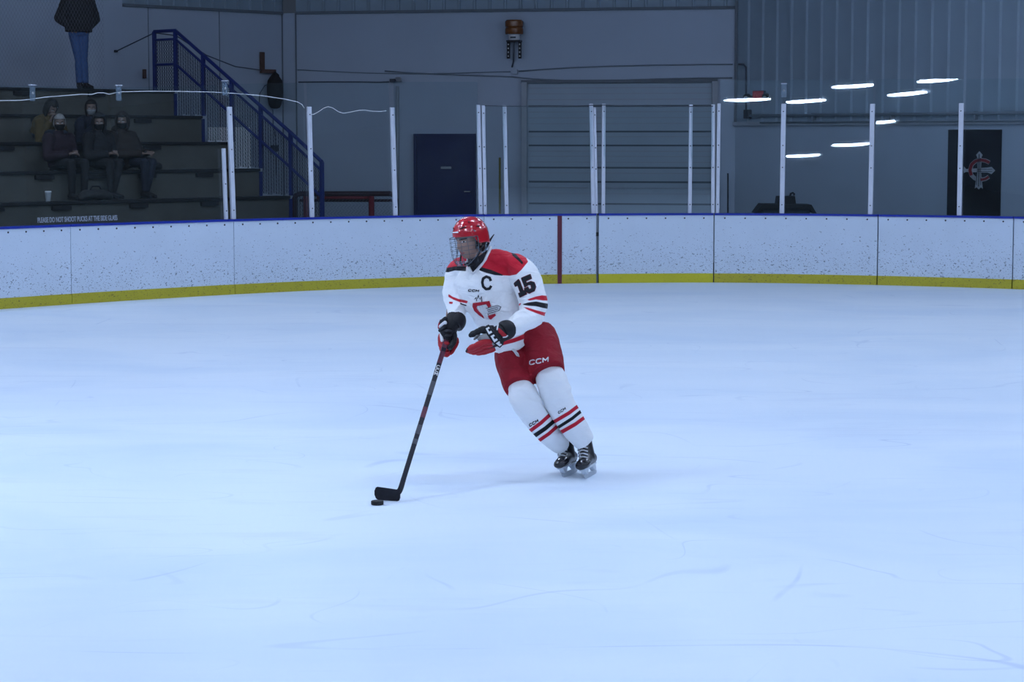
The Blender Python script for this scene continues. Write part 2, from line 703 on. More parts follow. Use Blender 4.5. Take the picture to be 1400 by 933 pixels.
for _ in range(3):   # smooth measuring noise
    PATH = [PATH[0]] + [(PATH[i - 1] + PATH[i] * 2 + PATH[i + 1]) / 4 for i in range(1, len(PATH) - 1)] + [PATH[-1]]
ARC = [0]
for a, b in zip(PATH, PATH[1:]):
    ARC.append(ARC[-1] + (b - a).length)


def path_s(s):
    s = max(0, min(ARC[-1], s))
    for i in range(len(ARC) - 1):
        if s <= ARC[i + 1]:
            t = (s - ARC[i]) / (ARC[i + 1] - ARC[i])
            return PATH[i].lerp(PATH[i + 1], t)
    return PATH[-1].copy()


def path_n(s):
    t = (path_s(s + .25) - path_s(s - .25)).normalized()
    n = V((-t.y, t.x, 0))
    return n if n.y > 0 else -n   # away from the ice


def s_at_px(px, z=0.0, off=0.0):
    lo, hi = 0, ARC[-1]
    for _ in range(40):
        m = (lo + hi) / 2
        p = path_s(m) + path_n(m) * off + V((0, 0, z))
        if proj(p)[0] < px:
            lo = m
        else:
            hi = m
    return (lo + hi) / 2


BH = 1.065

# ------------------------------------------------------------------ ground
ic = MB()
poly = [V((q.x, q.y, 0)) for q in PATH]
far = [V((32, 20, 0)), V((32, -28, 0)), V((-32, -28, 0)), V((-32, 8, 0))]
rim = poly + far
ic.add(rim, [tuple(reversed(t)) for t in tessellate_polygon([rim])])
struct(ic.build('floor', M['ice'], base=(0, 0, 0)))
sl = MB()
outer = [V((q.x, q.y, -.02)) for q in PATH]
back = [V((32, 20, -.02)), V((32, 50, -.02)), V((-32, 50, -.02)), V((-32, 8, -.02))]
rim2 = outer + back
sl.add(rim2, [tuple(t) for t in tessellate_polygon([rim2])])
struct(sl.build('floor', M['slab'], base=(0, 0, 0)))

# ------------------------------------------------------------------ dasher boards
def strip(mb, s0, s1, a0, a1, z0, z1, mi=0, step=.25):
    """bar following the boards line between offsets a0..a1 (outward) and heights z0..z1"""
    n = max(2, int((s1 - s0) / step) + 1)
    vs, fs = [], []
    for i in range(n + 1):
        s = s0 + (s1 - s0) * i / n
        p, nn = path_s(s), path_n(s)
        for a, z in ((a0, z0), (a1, z0), (a1, z1), (a0, z1)):
            vs.append(p + nn * a + V((0, 0, z)))
    for i in range(n):
        for j in range(4):
            fs.append((i * 4 + j, i * 4 + (j + 1) % 4, i * 4 + 4 + (j + 1) % 4, i * 4 + 4 + j))
    fs += [(3, 2, 1, 0), tuple(n * 4 + j for j in range(4))]
    mb.add(vs, fs, mi)


seams = [None, 97, 320, 662, 818, 976, 1200, 1385, None]
board_labels = [
    'white puck-marked board panel running out of the left side of the picture',
    'white board panel under the warning lettering on the side glass',
    'long white board panel between the leftmost tall white posts and the blue door',
    'white board panel carrying the vertical red line, behind the player',
    'white gate panel in the boards under the grey overhead door',
    'white board panel below the black machine, right of the gate',
    'white board panel below the black banner with the cross',
    'white board panel running out of the right side of the picture']
ss = [0] + [s_at_px(p, .6) for p in seams[1:-1]] + [ARC[-1]]
bolt_me = None
for i in range(8):
    s0, s1 = ss[i] + (.009 if i > 3 else .004), ss[i + 1] - (.009 if i > 3 else .004)
    if i == 3:
        s1 -= .030
    pm = path_s((s0 + s1) / 2)
    t = thing('dasher_board', (pm.x, pm.y, 0), board_labels[i], 'rink board', 'rink boards')
    f = MB(); strip(f, s0, s1, 0, .10, .135, BH - .03); f.build('panel', M['board'], t)
    k = MB(); strip(k, s0, s1, -.012, .10, 0.0, .14); k.build('kick_strip', M['kick_clean' if i == 4 else 'kick'], t)
    c = MB(); strip(c, s0, s1, -.015, .14, BH - .03, BH); c.build('cap_rail', M['capblue'], t)
    if i == 3:
        sr = s_at_px(765, .5)
        r = MB(); strip(r, sr - .033, sr + .033, -.016, .02, .0, BH - .03); r.build('red_line', M['redline'], t)
        g = MB(); strip(g, s1 + .002, s1 + .034, .02, .09, 0, BH - .03); g.build('gate_post', M['gap'], t)
        l = MB(); strip(l, s1 - .002, s1 + .036, -.004, .05, .72, .78); l.build('latch', M['black'], t)
    nb = max(2, int((s1 - s0) / .28))
    first = None
    for j in range(nb):
        s = s0 + (s1 - s0) * (j + .5) / nb
        q = path_s(s) + V((0, 0, BH - .075))
        if not (-40 < proj(q)[0] < 1440):
            continue
        if bolt_me is None:
            b_ = MB().lathe((0, 0, 0), [(.013, 0), (.013, .004), (.008, .007)], 10, axis=(0, -1, 0))
            bolt_me = b_.mesh('bolt')
            bolt_me.materials.append(M['bolt'])
        o = bpy.data.objects.new('bolt', bolt_me)
        COL.objects.link(o)
        o.parent = t
        nn = path_n(s)
        o.location = q - V((pm.x, pm.y, 0))
        o.rotation_euler = (0, 0, math.atan2(nn.y, nn.x) - PI / 2)

# ------------------------------------------------------------------ glass and posts
GOFF = .05


def rail_pt(px):
    s = s_at_px(px, BH, GOFF)
    return path_s(s) + path_n(s) * GOFF + V((0, 0, BH)), path_n(s)


TILT = math.tan(math.radians(4.2))


def top_of(base, nn, ytop, tilt=TILT, pxtop=None):
    """point above base, leaning outward, at image height ytop"""
    lo, hi = 0.1, 4
    for _ in range(40):
        h = (lo + hi) / 2
        p = base + V((0, 0, h)) + nn * (tilt * h)
        if proj(p)[1] > ytop:
            lo = h
        else:
            hi = h
    return base + V((0, 0, h)) + nn * (tilt * h)


post_specs = [  # px bottom, px top, y top, half width px, label
    (309, 305.5, 203, 2.4, 'short white post at the right end of the tall side glass'),
    (319, 313.5, 146, 3.4, 'tall white glass post standing against the short white post'),
    (426.5, 422.5, 146, 3.1, 'white glass post in front of the foot of the blue railing'),
    (540.5, 536, 147, 3.1, 'white glass post between the stored goal and the blue door'),
    (657, 653.5, 143.5, 2.7, 'left post of the close pair at the right edge of the blue door'),
    (663, 660.5, 144.5, 2.3, 'right post of the close pair beside the blue door'),
    (692.5, 689.5, 144, 2.6, 'white glass post just right of the yellow pole'),
    (811, 808, 142, 2.6, 'left post of the doubled post left of the gate slot'),
    (815.5, 812.7, 147, 1.8, 'slightly shorter post doubling the one left of the gate slot'),
    (824.5, 825.5, 142, 2.4, 'white glass post just right of the gate slot'),
    (943, 944.5, 143, 2.5, 'white glass post on the right part of the gate in front of the overhead door'),
    (974.6, 975, 143, 2.4, 'left post of the close pair at the right edge of the overhead door'),
    (981, 983, 141.5, 2.3, 'right post of the close pair at the right edge of the overhead door'),
    (1069, 1071.5, 142, 3.2, 'white glass post in front of the black machine'),
    (1190, 1193, 142, 3.2, 'white glass post halfway between the black machine and the black banner'),
    (1311.5, 1314.5, 141, 3.2, 'white glass post in front of the black banner')]
post_tops = {}
for (pb, pt, yt, hw, lab) in post_specs:
    b0, nn = rail_pt(pb)
    tp = top_of(b0, nn, yt)
    tp = at(pt, yt, tp.y)
    tn = V((nn.y, -nn.x, 0))
    w = hw * b0.y / FPX
    up = (tp - b0)
    ex = tn * w
    ey = nn * .022
    base = thing('glass_post', b0, lab, 'glass post', 'white posts holding the rink glass')
    mb = MB().box(b0 + up * .5, ex, ey, up * .5, bev=.006)
    mb.build('upright', M['post'], base)
    for q in ((.12, .5) if yt > 150 else (.08, .42, .62, .93)):
        c = b0 + up * q - nn * .022
        MB().lathe(c, [(.010, 0), (.010, .003), (.005, .006)], 8, axis=-nn).build('screw', M['bolt'], base)
    post_tops[pb] = tp

YTALL = 112
pane_specs = [  # px0, px1, y top of both ends, tilt factor, label
    (-75, 42, (119, 117), 1, 'tall clear glass pane at the far left in front of the stands'),
    (43, 160, (117, 120), 1, 'tall glass pane in front of the seated spectators, with the lettering'),
    (161, 309, (120, 116), 1, 'tall clear glass pane right of the seated spectators'),
    (321, 425, (115, 113), 1, 'glass pane in front of the lower half of the blue stair railing'),
    (428, 539, (113, 112), 1, 'glass pane in front of the stored goal'),
    (542, 656, (112, 112), .4, 'glass pane in front of the blue door'),
    (664.5, 691.5, (145, 145), 0, 'narrow glass pane in front of the yellow pole'),
    (694, 810, (145, 146), 0, 'glass pane in front of the left part of the grey overhead door'),
    (825.5, 942, (144, 146), 0, 'glass pane in front of the middle of the grey overhead door'),
    (944, 974, (145, 145), 0, 'narrow glass pane in front of the right edge of the overhead door'),
    (982.5, 1068, (110, 110), 1, 'tall glass pane in front of the exit sign'),
    (1070.5, 1189, (109, 109), 1, 'tall glass pane right of the post in front of the black machine'),
    (1191.5, 1310.5, (108, 108), 1, 'tall glass pane left of the post in front of the black banner'),
    (1313, 1440, (108, 107), 1, 'tall glass pane at the far right edge over the black banner')]
PANES = []
for (a, b, (ya, yb), tf, lab) in pane_specs:
    pa, na = rail_pt(a)
    pb_, nb_ = rail_pt(b)
    d = (pb_ - pa).normalized()
    nn = V((-d.y, d.x, 0))
    nn = nn if nn.y > 0 else -nn
    ta, tb = top_of(pa, nn, ya, TILT * tf), top_of(pb_, nn, yb, TILT * tf)
    e = nn * .006
    for q_ in (pa, pb_, ta, tb):
        q_ += nn * .034
    mb = MB()
    vs = [pa - e, pb_ - e, tb - e, ta - e, pa + e, pb_ + e, tb + e, ta + e]
    mb.add(vs, [(0, 1, 2, 3), (7, 6, 5, 4), (0, 4, 5, 1), (1, 5, 6, 2), (2, 6, 7, 3), (3, 7, 4, 0)])
    o = mb.build('rink_glass', M['glass'], base=(pa + pb_) / 2)
    tag(o, lab, 'rink glass', 'panes of the rink glass')
    PANES.append((pa, pb_, ta, tb, nn, o))

# warning lettering on the side glass
pa, pb_, ta, tb, nn, po = PANES[1]
me = text_mesh('PLEASE DO NOT SHOOT PUCKS AT THE SIDE GLASS', 1.0, .022)
xs = [v.co.x for v in me.vertices]
ys = [v.co.y for v in me.vertices]
wX, hY = max(xs) - min(xs), max(ys)
up = (ta - pa).normalized()
dd = (pb_ - pa)
Lp = dd.length
u0 = (53 - 43) / 117 * Lp
wd = 111 / 117 * Lp - .02
dd.normalize()
lt = MB()
for v in me.vertices:
    u = (v.co.x - min(xs)) / wX * wd
    q = pa + dd * (u0 + u) + up * (.035 + v.co.y / hY * .068) - nn * .010
    lt.v.append(q)
for p in me.polygons:
    lt.f.append(tuple(p.vertices)); lt.m.append(0)
o = lt.build('warning_lettering', M['letter'], po)
s_ = o.modifiers.new('t', 'SOLIDIFY'); s_.thickness = .003
o['label'] = 'white capitals warning not to shoot pucks at the side glass'

# clear clips at the upper corners of the tall panes
def clip_at(px, py, Y, lab, w=.085, h=.20):
    c = at(px, py, Y)
    b0, nn = rail_pt(px)
    tn = V((nn.y, -nn.x, 0))
    t = thing('glass_clip', c - V((0, 0, h / 2)), lab, 'glass clip', 'clips joining the tall glass panes')
    MB().box(c - nn * .03, tn * w / 2, nn * .006, V((0, 0, h / 2)), bev=.004).build('clip_plate', M['clip'], t)
    MB().lathe(c - nn * .036, [(.018, 0), (.018, .008), (.009, .014)], 12, axis=-nn).build('clip_bolt', M['galv'], t)
    MB().box(c - nn * .03 + V((0, 0, h / 2 + .006)), tn * w / 2, nn * .03, V((0, 0, .006))).build('clip_cap', M['post'], t)


def film_mat():
    m, nt, b = newmat('clear_clip_plastic')
    b.inputs['Base Color'].default_value = (.20, .28, .36, 1)
    b.inputs['Roughness'].default_value = .25
    b.inputs['Alpha'].default_value = .35
    tc = N(nt, 'ShaderNodeTexCoord')
    nz = N(nt, 'ShaderNodeTexNoise')
    nz.inputs['Scale'].default_value = 12
    nt.links.new(tc.outputs['Object'], nz.inputs['Vector'])
    mr = N(nt, 'ShaderNodeMapRange')
    mr.inputs[3].default_value, mr.inputs[4].default_value = .2, .32
    nt.links.new(nz.outputs['Fac'], mr.inputs[0])
    nt.links.new(mr.outputs[0], b.inputs['Roughness'])
    return m


M['clip'] = film_mat()
for (x, y, lab) in ((42.5, 127.5, 'clear clip on the glass above the leftmost seated spectators'),
                    (160.5, 127.5, 'clear clip on the glass above the right end of the lettering'),
                    (306, 121, 'clear clip on the glass above the tall white post by the railing'),
                    (1072, 124, 'clear clip on the glass beside the exit sign')):
    b0, nn = rail_pt(x)
    tp = top_of(b0, nn, y)
    clip_at(x, y, tp.y, lab)

# white cord strung along the glass tops
def glass_pt(px, py, off=.02):
    b0, nn = rail_pt(px)
    p = top_of(b0, nn, py)
    return p - nn * off


def cord(pxs, lab):
    pts = [glass_pt(x, y, .035) for x, y in pxs]
    mb = MB().tube(pts, .0045, 6)
    tag(mb.build('cord', M['cord'], smooth=True), lab, 'cord', 'white cord strung on the glass')


cord([(-30, 138), (0, 137.6), (36, 137.4), (50, 136), (70, 133), (95, 131), (120, 129), (134, 129.2), (142, 127), (150, 127), (158, 129), (166, 127), (176, 125.6), (210, 124.8), (250, 125), (300, 126), (330, 128), (365, 131), (395, 135.5), (412, 139.5), (418, 143), (421, 148)],
     'long thin white cord running along the top of the left glass')
cord([(429.5, 156.8), (433, 156.5), (440, 153), (447, 148), (453, 146), (459, 147.5), (467, 153), (474, 155), (482, 153.6), (495, 151), (503, 150.6), (513, 152.2), (523, 152.6), (532, 151.5)],
     'short wavy white cord between two posts above the stored goal')

gp = []
for x, y in ((664, 145.2), (690, 145.6), (750, 146.2), (808, 144.6), (827, 144.2), (880, 146.4), (944, 146.2), (974, 145.6)):
    b0, nn = rail_pt(x)
    gp.append(top_of(b0, nn, y - .6, 0) + nn * .034)
tag(MB().tube(gp, .007, 6).build('top_cord', M['cable'], smooth=True), 'thin dark cord lying along the top edge of the gate glass', 'cord')

# ------------------------------------------------------------------ walls
CH = 8.2   # ceiling height
cornerL = at(387, 191, 41.0); cornerL.z = 0
cornerC = at(406, 191, 40.9); cornerC.z = 0
cornerR = at(1005, 191, 39.2); cornerR.z = 0
leftd = V((-.707, -.707, 0))
rightd = V((.66, -.751, 0))
leftEnd = cornerL + leftd * 13
rightEnd = cornerR + rightd * 12
cd = (cornerR - cornerC).normalized()
cn = V((cd.y, -cd.x, 0))   # toward the ice
ln = V((-leftd.y, leftd.x, 0)); ln = ln if ln.y < 0 else -ln
rn = V((-rightd.y, rightd.x, 0)); rn = rn if rn.y < 0 else -rn


def wallbox(name, a, b, z0, z1, nrm, m, th=.2):
    mb = MB()
    A, B = V(a), V(b)
    mb.add([A + V((0, 0, z0)), B + V((0, 0, z0)), B + V((0, 0, z1)), A + V((0, 0, z1)),
            A - nrm * th + V((0, 0, z0)), B - nrm * th + V((0, 0, z0)), B - nrm * th + V((0, 0, z1)), A - nrm * th + V((0, 0, z1))],
           [(0, 1, 2, 3), (7, 6, 5, 4), (0, 4, 5, 1), (1, 5, 6, 2), (2, 6, 7, 3), (3, 7, 4, 0)])
    return struct(mb.build(name, m))


ZT = 4.52
wallbox('wall_left', leftEnd, cornerL, 0, ZT, ln, M['wall'])
wallbox('wall_back', cornerC, cornerR, 0, ZT, cn, M['wall'])
pn = V((-.2, -.98, 0)).normalized()
wallbox('wall_corner', cornerL, cornerC, 0, ZT, pn, M['wall'])
wallbox('wall_right', cornerR - rightd * .0, rightEnd, 0, 2.47, rn, M['wall_low'])


def siding(name, a, b, z0, z1, nrm, pitch, ribw=.045, depth=.035):
    """vertically ribbed steel cladding"""
    mb = MB()
    d = (V(b) - V(a))
    L = d.length
    d.normalize()
    prof = []
    u = 0
    while u < L:
        prof += [(u, 0), (min(L, u + pitch - ribw * 2), 0), (min(L, u + pitch - ribw * 1.5), depth), (min(L, u + pitch - ribw * .5), depth)]
        u += pitch
    prof.append((L, 0))
    vs, fs = [], []
    for u, q in prof:
        for z in (z0, z1):
            vs.append(V(a) + d * u + nrm * (q + .0) + V((0, 0, z)))
    for i in range(len(prof) - 1):
        fs.append((2 * i, 2 * i + 2, 2 * i + 3, 2 * i + 1))
    mb.add(vs, fs)
    # backing
    A, B = V(a) - nrm * .1, V(b) - nrm * .1
    mb.box((A + B) / 2 + V((0, 0, (z0 + z1) / 2)), d * L / 2, nrm * .04, V((0, 0, (z1 - z0) / 2)))
    me = mb.mesh(name)
    o = link(name, me, M['steel_wall'])
    return struct(o)


siding('wall_right', cornerR, rightEnd, 2.47, CH, rn, .335)
siding('wall_back', cornerC, cornerR, ZT, CH, cn, .285, .03, .03)
r167 = ray(167, 5)
p167 = CO + r167 * ((cornerL - CO).dot(ln) / r167.dot(ln)); p167.z = 0
siding('wall_left', p167, cornerL, ZT, CH, ln, .285, .03, .03)
wallbox('wall_left', leftEnd, p167, ZT, CH, ln, M['wall'])
# trims
def bar(name, a, b, r, m, nrm=None):
    d = V(b) - V(a)
    L = d.length
    d.normalize()
    up = V((0, 0, 1)) if abs(d.z) < .5 else V((1, 0, 0))
    s = d.cross(up).normalized()
    e = s.cross(d)
    return struct(MB().box((V(a) + V(b)) / 2, d * L / 2, s * r, e * r).build(name, m))


bar('trim_1', cornerR + rn * .03 + V((0, 0, 2.47)), rightEnd + rn * .03 + V((0, 0, 2.47)), .035, M['trim'])
bar('trim_2', cornerC + cn * .02 + V((0, 0, ZT)), cornerR + cn * .02 + V((0, 0, ZT)), .025, M['seam'])
bar('trim_3', p167 + ln * .02 + V((0, 0, ZT)), cornerL + ln * .02 + V((0, 0, ZT)), .025, M['seam'])
bar('trim_4', cornerR + rn * .03 + rightd * .03 + V((0, 0, 2.5)), cornerR + rn * .03 + rightd * .03 + V((0, 0, CH)), .022, M['seam'])
bar('trim_5', cornerC + cn * .008 + V((0, 0, 0)), cornerC + cn * .008 + V((0, 0, ZT)), .012, M['seam'])
bar('trim_6', cornerL + ln * .008 + V((0, 0, 0)), cornerL + ln * .008 + V((0, 0, ZT)), .012, M['seam'])


for k_, x_ in enumerate((203, 300)):
    r_ = ray(x_, 60)
    q_ = CO + r_ * ((cornerL - CO).dot(ln) / r_.dot(ln)); q_.z = 0
    bar('trim_%d' % (10 + k_), q_ + ln * .002, q_ + ln * .002 + V((0, 0, ZT)), .006, M['seam'])


def on_wall(px, py, which, off=0.0):
    """point of a wall seen at the pixel"""
    o, nrm = {'back': (cornerC, cn), 'left': (cornerL, ln), 'right': (cornerR, rn)}[which]
    r = ray(px, py)
    t = (o - CO + nrm * off).dot(nrm) / r.dot(nrm)
    return CO + r * t


# doors
def wall_rect(name, px0, px1, y0, z_bottom, which, m, off=.03, th=.03, parent=None):
    a, b = on_wall(px0, y0, which, off), on_wall(px1, y0, which, off)
    z1 = (a.z + b.z) / 2
    nrm = {'back': cn, 'left': ln, 'right': rn}[which]
    d = b - a
    d.z = 0
    c = (a + b) / 2
    c.z = (z1 + z_bottom) / 2
    mb = MB().box(c, d / 2, nrm * th, V((0, 0, (z1 - z_bottom) / 2)))
    return mb.build(name, m, parent), c, d, z1


door, dc, ddv, dz = wall_rect('door_1', 570, 647, 186.5, 0, 'back', M['bluedoor'], .02, .03)
struct(door)
fr = MB()
du = ddv.normalized()
for s in (-1, 1):
    fr.box(dc + du * s * (ddv.length / 2 + .022) + cn * .01, du * .028, cn * .05, V((0, 0, dz / 2 + .0)))
fr.box(V((dc.x, dc.y, dz + .022)) + cn * .01, du * (ddv.length / 2 + .05), cn * .05, V((0, 0, .025)))
fo = fr.build('door_frame', M['bluedoor'], door)
pl = on_wall(610, 229.5, 'back', .07)
MB().box(pl, du * .10, cn * .006, V((0, 0, .022)), bev=.003).build('door_plate', M['trim'], door)
hd = on_wall(642, 262, 'back', .09)
MB().tube([hd - cn * .04, hd, hd - du * .10], .012, 8).build('door_handle', M['galv'], door)

gdoor, gc, gv, gz = wall_rect('door_2', 721, 974, 113.5, 0, 'back', M['roller'], -.0, .03)
struct(gdoor)
gu = gv.normalized()
gr = MB()
ysx = [120, 128, 136, 145, 153, 161, 169, 180, 187, 199, 207, 214, 222, 229.5, 237, 249, 257, 265, 279]
deep = {145, 180, 199, 229.5, 249, 279}
g2 = MB()
for y in ysx:
    p = on_wall(848, y, 'back', .033)
    (gr if y in deep else g2).box(p, gu * gv.length / 2, cn * .004, V((0, 0, .016 if y in deep else .007)))
gr.build('section_joint', M['groove'], gdoor)
g2.build('section_rib', M['trim'], gdoor)
for s in (-1, 1):
    bar('trim_7' if s < 0 else 'trim_8', gc + gu * s * (gv.length / 2 + .05) + cn * .05 - V((0, 0, gz / 2)), gc + gu * s * (gv.length / 2 + .05) + cn * .05 + V((0, 0, gz / 2 + .02)), .05, M['trim'])
bar('trim_9', gc - gu * (gv.length / 2 + .1) + cn * .05 + V((0, 0, gz / 2 + .03)), gc + gu * (gv.length / 2 + .1) + cn * .05 + V((0, 0, gz / 2 + .03)), .03, M['seam'])

# ceiling
struct(MB().box((0, 8, CH + .1), (34, 0, 0), (0, 42, 0), (0, 0, .1)).build('ceiling', M['trim'], base=(0, 8, CH)))

# ------------------------------------------------------------------ ceiling lamps
lamp_spots = []
LZ = 6.84


def mirror_in(P, pane):
    """picture position at which pane shows the mirror image of point P, or None"""
    a, b_, tb_ = pane[0], pane[1], pane[3]
    n_ = (b_ - a).cross(tb_ - b_).normalized()
    Q = P - n_ * (2 * (P - a).dot(n_))
    d_ = Q - CO
    t_ = (a - CO).dot(n_) / d_.dot(n_)
    H = CO + d_ * t_
    e1, e2 = (b_ - a), (pane[2] - a)
    u_ = (H - a).dot(e1) / e1.length_squared
    v_ = (H - a).dot(e2) / e2.length_squared
    return proj(H) if (-.12 < u_ < 1.12 and -.05 < v_ < 1.05) else None


# lamps whose mirror images the right-hand panes show
for pi_, x, y in ((10, 1022, 140), (11, 1100, 142), (11, 1168, 121.5), (12, 1240, 132), (12, 1282, 113.5), (11, 1097, 216), (11, 1163, 201), (12, 1200, 171)):
    a, b_, ta_, tb_ = PANES[pi_][:4]
    n_ = (b_ - a).cross(tb_ - b_).normalized()
    r_ = ray(x, y)
    H = CO + r_ * ((a - CO).dot(n_) / r_.dot(n_))
    rr_ = r_ - n_ * (2 * r_.dot(n_))
    q = H + rr_ * ((LZ - H.z) / rr_.z)
    print('mirror lamp', [round(c, 2) for c in q])
    lamp_spots.append((q.x, q.y))
for iy, Y in enumerate((-17, -8.5, .5, 8.5, 15, 21.5, 28)):
    for ix, X in enumerate((-19, -13, -7.5, -2.5, 2.5, 7.5, 13, 19)):
        if Y > 20 and (abs(X) > 14):
            continue
        X2 = X + (.8 if iy % 2 else -.8)
        if any(abs(X2 - q[0]) < 2.0 and abs(Y - q[1]) < 2.0 for q in lamp_spots):
            continue
        if any(mirror_in(V((X2, Y, LZ)), p_) for p_ in PANES):
            continue
        lamp_spots.append((X2, Y))
print('lamps', len(lamp_spots))
hous = None
for i, (X, Y) in enumerate(lamp_spots):
    if hous is None:
        mb = MB().box((0, 0, .09), (.62, 0, 0), (0, .16, 0), (0, 0, .02))
        for s in (-1, 1):
            mb.add([(-.62, s * .16, .11), (.62, s * .16, .11), (.62, s * .22, .00), (-.62, s * .22, .00),
                    (-.62, s * .15, .11), (.62, s * .15, .11), (.62, s * .21, .00), (-.62, s * .21, .00)],
                   [(0, 1, 2, 3), (7, 6, 5, 4), (0, 4, 5, 1), (1, 5, 6, 2), (2, 6, 7, 3), (3, 7, 4, 0)])
        hous = mb.mesh('reflector'); hous.materials.append(M['galv'])
        tm = MB().loft([(V((x_, 0, .012)), w_, h_) for x_, w_, h_ in ((-.62, .02, .008), (-.52, .07, .020), (-.3, .115, .032), (0, .13, .036), (.3, .115, .032), (.52, .07, .020), (.62, .02, .008))], ref=(0, 0, 1), n=20).mesh('tube_panel')
        tm.materials.append(M['lamp'])
        rm = MB().cyl((0, 0, .11), (0, 0, CH - 6.9), .008, 6).mesh('hanger')
        rm.materials.append(M['galv'])
    t = thing('ceiling_lamp', (X, Y, 6.9), 'white strip lamp hanging from the hall ceiling over the ice', 'lamp', 'strip lamps over the ice')
    for nm, me_, dx in (('reflector', hous, 0), ('tube_panel', tm, 0), ('hanger', rm, -.5), ('hanger', rm, .5)):
        o = bpy.data.objects.new(nm, me_)
        COL.objects.link(o)
        o.parent = t
        o.location.x = dx
w = bpy.data.worlds.new('hall')
SC.world = w
w.use_nodes = True
w.node_tree.nodes['Background'].inputs[0].default_value = (.016, .022, .034, 1)
w.node_tree.nodes['Background'].inputs[1].default_value = 1.0
# ------------------------------------------------------------------ bleachers
TT = V((.682, .731, 0)).normalized()      # along the rows, receding to the right
BN = V((-TT.y, TT.x, 0))                  # away from the ice, up the stand
RISE, RUN = .42, .71
B1 = at(0, 282, 30.5)
Z1 = B1.z
S_END = None
lo, hi = 0, 12
for _ in range(40):
    S_END = (lo + hi) / 2
    if proj(B1 + TT * S_END)[0] < 395:
        lo = S_END
    else:
        hi = S_END
B1.z = 0
S0 = -5.0


def bl(s, u, z):
    return B1 + TT * s + BN * u + V((0, 0, z))


blea = thing('bleacher', bl(0, 1.5, 0), 'dark stepped concrete stand with five rows and black plank edges behind the left glass', 'bleacher')
for k in range(5):
    z1 = Z1 + RISE * k
    z0 = 0 if k == 0 else z1 - RISE
    u0, u1 = RUN * k, RUN * (k + 1) + (.02 if k < 4 else .9)
    sm = (S0 + S_END) / 2
    c = bl(sm, (u0 + u1) / 2, (z0 + z1) / 2)
    MB().box(c, TT * (S_END - S0) / 2, BN * (u1 - u0) / 2, V((0, 0, (z1 - z0) / 2))).build('riser', M['concrete'], blea)
    # plank: front edge in several lengths with small gaps
    mb = MB()
    MB().box(bl(sm, u0 + .12, z1 + .022), TT * (S_END - S0) / 2, BN * .16, V((0, 0, .022)), bev=.006).build('seat_plank', M['plank'], blea)
    s = S0 + .5
    while s < S_END - .6:
        L = .16
        MB().box(bl(s, u0 - .02, z1 - .045), TT * L, BN * .025, V((0, 0, .03))).build('plank_bracket', M['plank'], blea)
        s += 1.15 + .25 * math.sin(k * 3 + s)
    MB().box(bl(S_END + .03, u0 + .10, (z1 + max(z0, z1 - .42)) / 2), TT * .025, BN * .12, V((0, 0, (z1 - max(z0, z1 - .42)) / 2 - .005))).build('end_plate', M['railblue'], blea)

# blue stair railing down the end of the stand
def rl(u, z, s=0.10):
    return bl(S_END + s, u, z)


zt = lambda k: Z1 + RISE * (k - 1)           # level of row k (1..5), 0 = floor step
railing = thing('stair_railing', rl(1.5, 0), 'blue tubular stair railing with black mesh infill at the end of the stand', 'railing')
feet = [(-.72 + .06, 0.0, zt(0) + 1.0)] + [(RUN * (k - 1) + .06, zt(k) + .045, zt(k) + 1.03) for k in range(1, 6)]
feet.append((RUN * 4 + .62, zt(5), zt(5) + 1.03))
for (u, z0, z1) in feet:
    MB().box(rl(u, (z0 + z1) / 2), TT * .028, BN * .028, V((0, 0, (z1 - z0) / 2)), bev=.006).build('post', M['railblue'], railing)
def rail_bar(name, dz, r, drop_last=True):
    pts = [rl(u, z1 + dz) for (u, z0, z1) in feet]
    MB().tube(pts, r, 8).build(name, M['railblue'], railing, smooth=True, angle=40)
rail_bar('top_rail', 0, .030)
rail_bar('second_rail', -.14, .022)
rail_bar('mid_rail', -.55, .024)


def zline(u, dz):
    for (a, b) in zip(feet, feet[1:]):
        if a[0] <= u <= b[0]:
            t = (u - a[0]) / (b[0] - a[0])
            return a[2] + (b[2] - a[2]) * t + dz
    return feet[-1][2] + dz


def zfloor(u):
    if u < 0:
        return .72
    return Z1 + RISE * min(4, int(u / RUN)) + .045


mm = MB()
u = feet[0][0]
w_ = .062
while u < feet[-1][0]:
    zlo, zhi = zfloor(u), zline(u, -.14)
    n = max(2, int((zhi - zlo) / .030))
    pts = []
    for i in range(n + 1):
        z = zhi - .030 * i
        if z < zlo:
            break
        ph = i % 4
        du_ = (0, 0, w_ / 2, w_ / 2)[ph]
        pts.append(rl(u + du_, z))
    if len(pts) > 2:
        mm.tube(pts, 0.0065, 4, caps=False)
    pts2 = [p + BN * (w_ / 2 if ((i % 4) in (0, 1)) else -w_ / 2) for i, p in enumerate(pts)]
    if len(pts2) > 2:
        mm.tube(pts2, 0.0065, 4, caps=False)
    u += w_
mo = mm.build('mesh_panel', M['mesh'], railing)

# ------------------------------------------------------------------ things on the walls
def wbox(name, lab, cat, px, py, w, h, d, which, m, off=.0, group=None, parent=None):
    c = on_wall(px, py, which, off + d / 2)
    nrm, dd_ = {'back': (cn, cd), 'left': (ln, -leftd), 'right': (rn, rightd)}[which]
    o = MB().box(c, dd_ * w / 2, nrm * d / 2, V((0, 0, h / 2)), bev=min(w, h, d) * .12).build(name, m, parent)
    if lab:
        tag(o, lab, cat, group)
    return o


def wcable(lab, pts, which, r=.012, m='cable', off=.02, cat='cable', name='cable', group=None):
    if isinstance(which, str):
        which = [which] * len(pts)
    P = [on_wall(x, y, w, off) for (x, y), w in zip(pts, which)]
    o = MB().tube(P, r, 6).build(name, M[m], smooth=True)
    return tag(o, lab, cat, group)


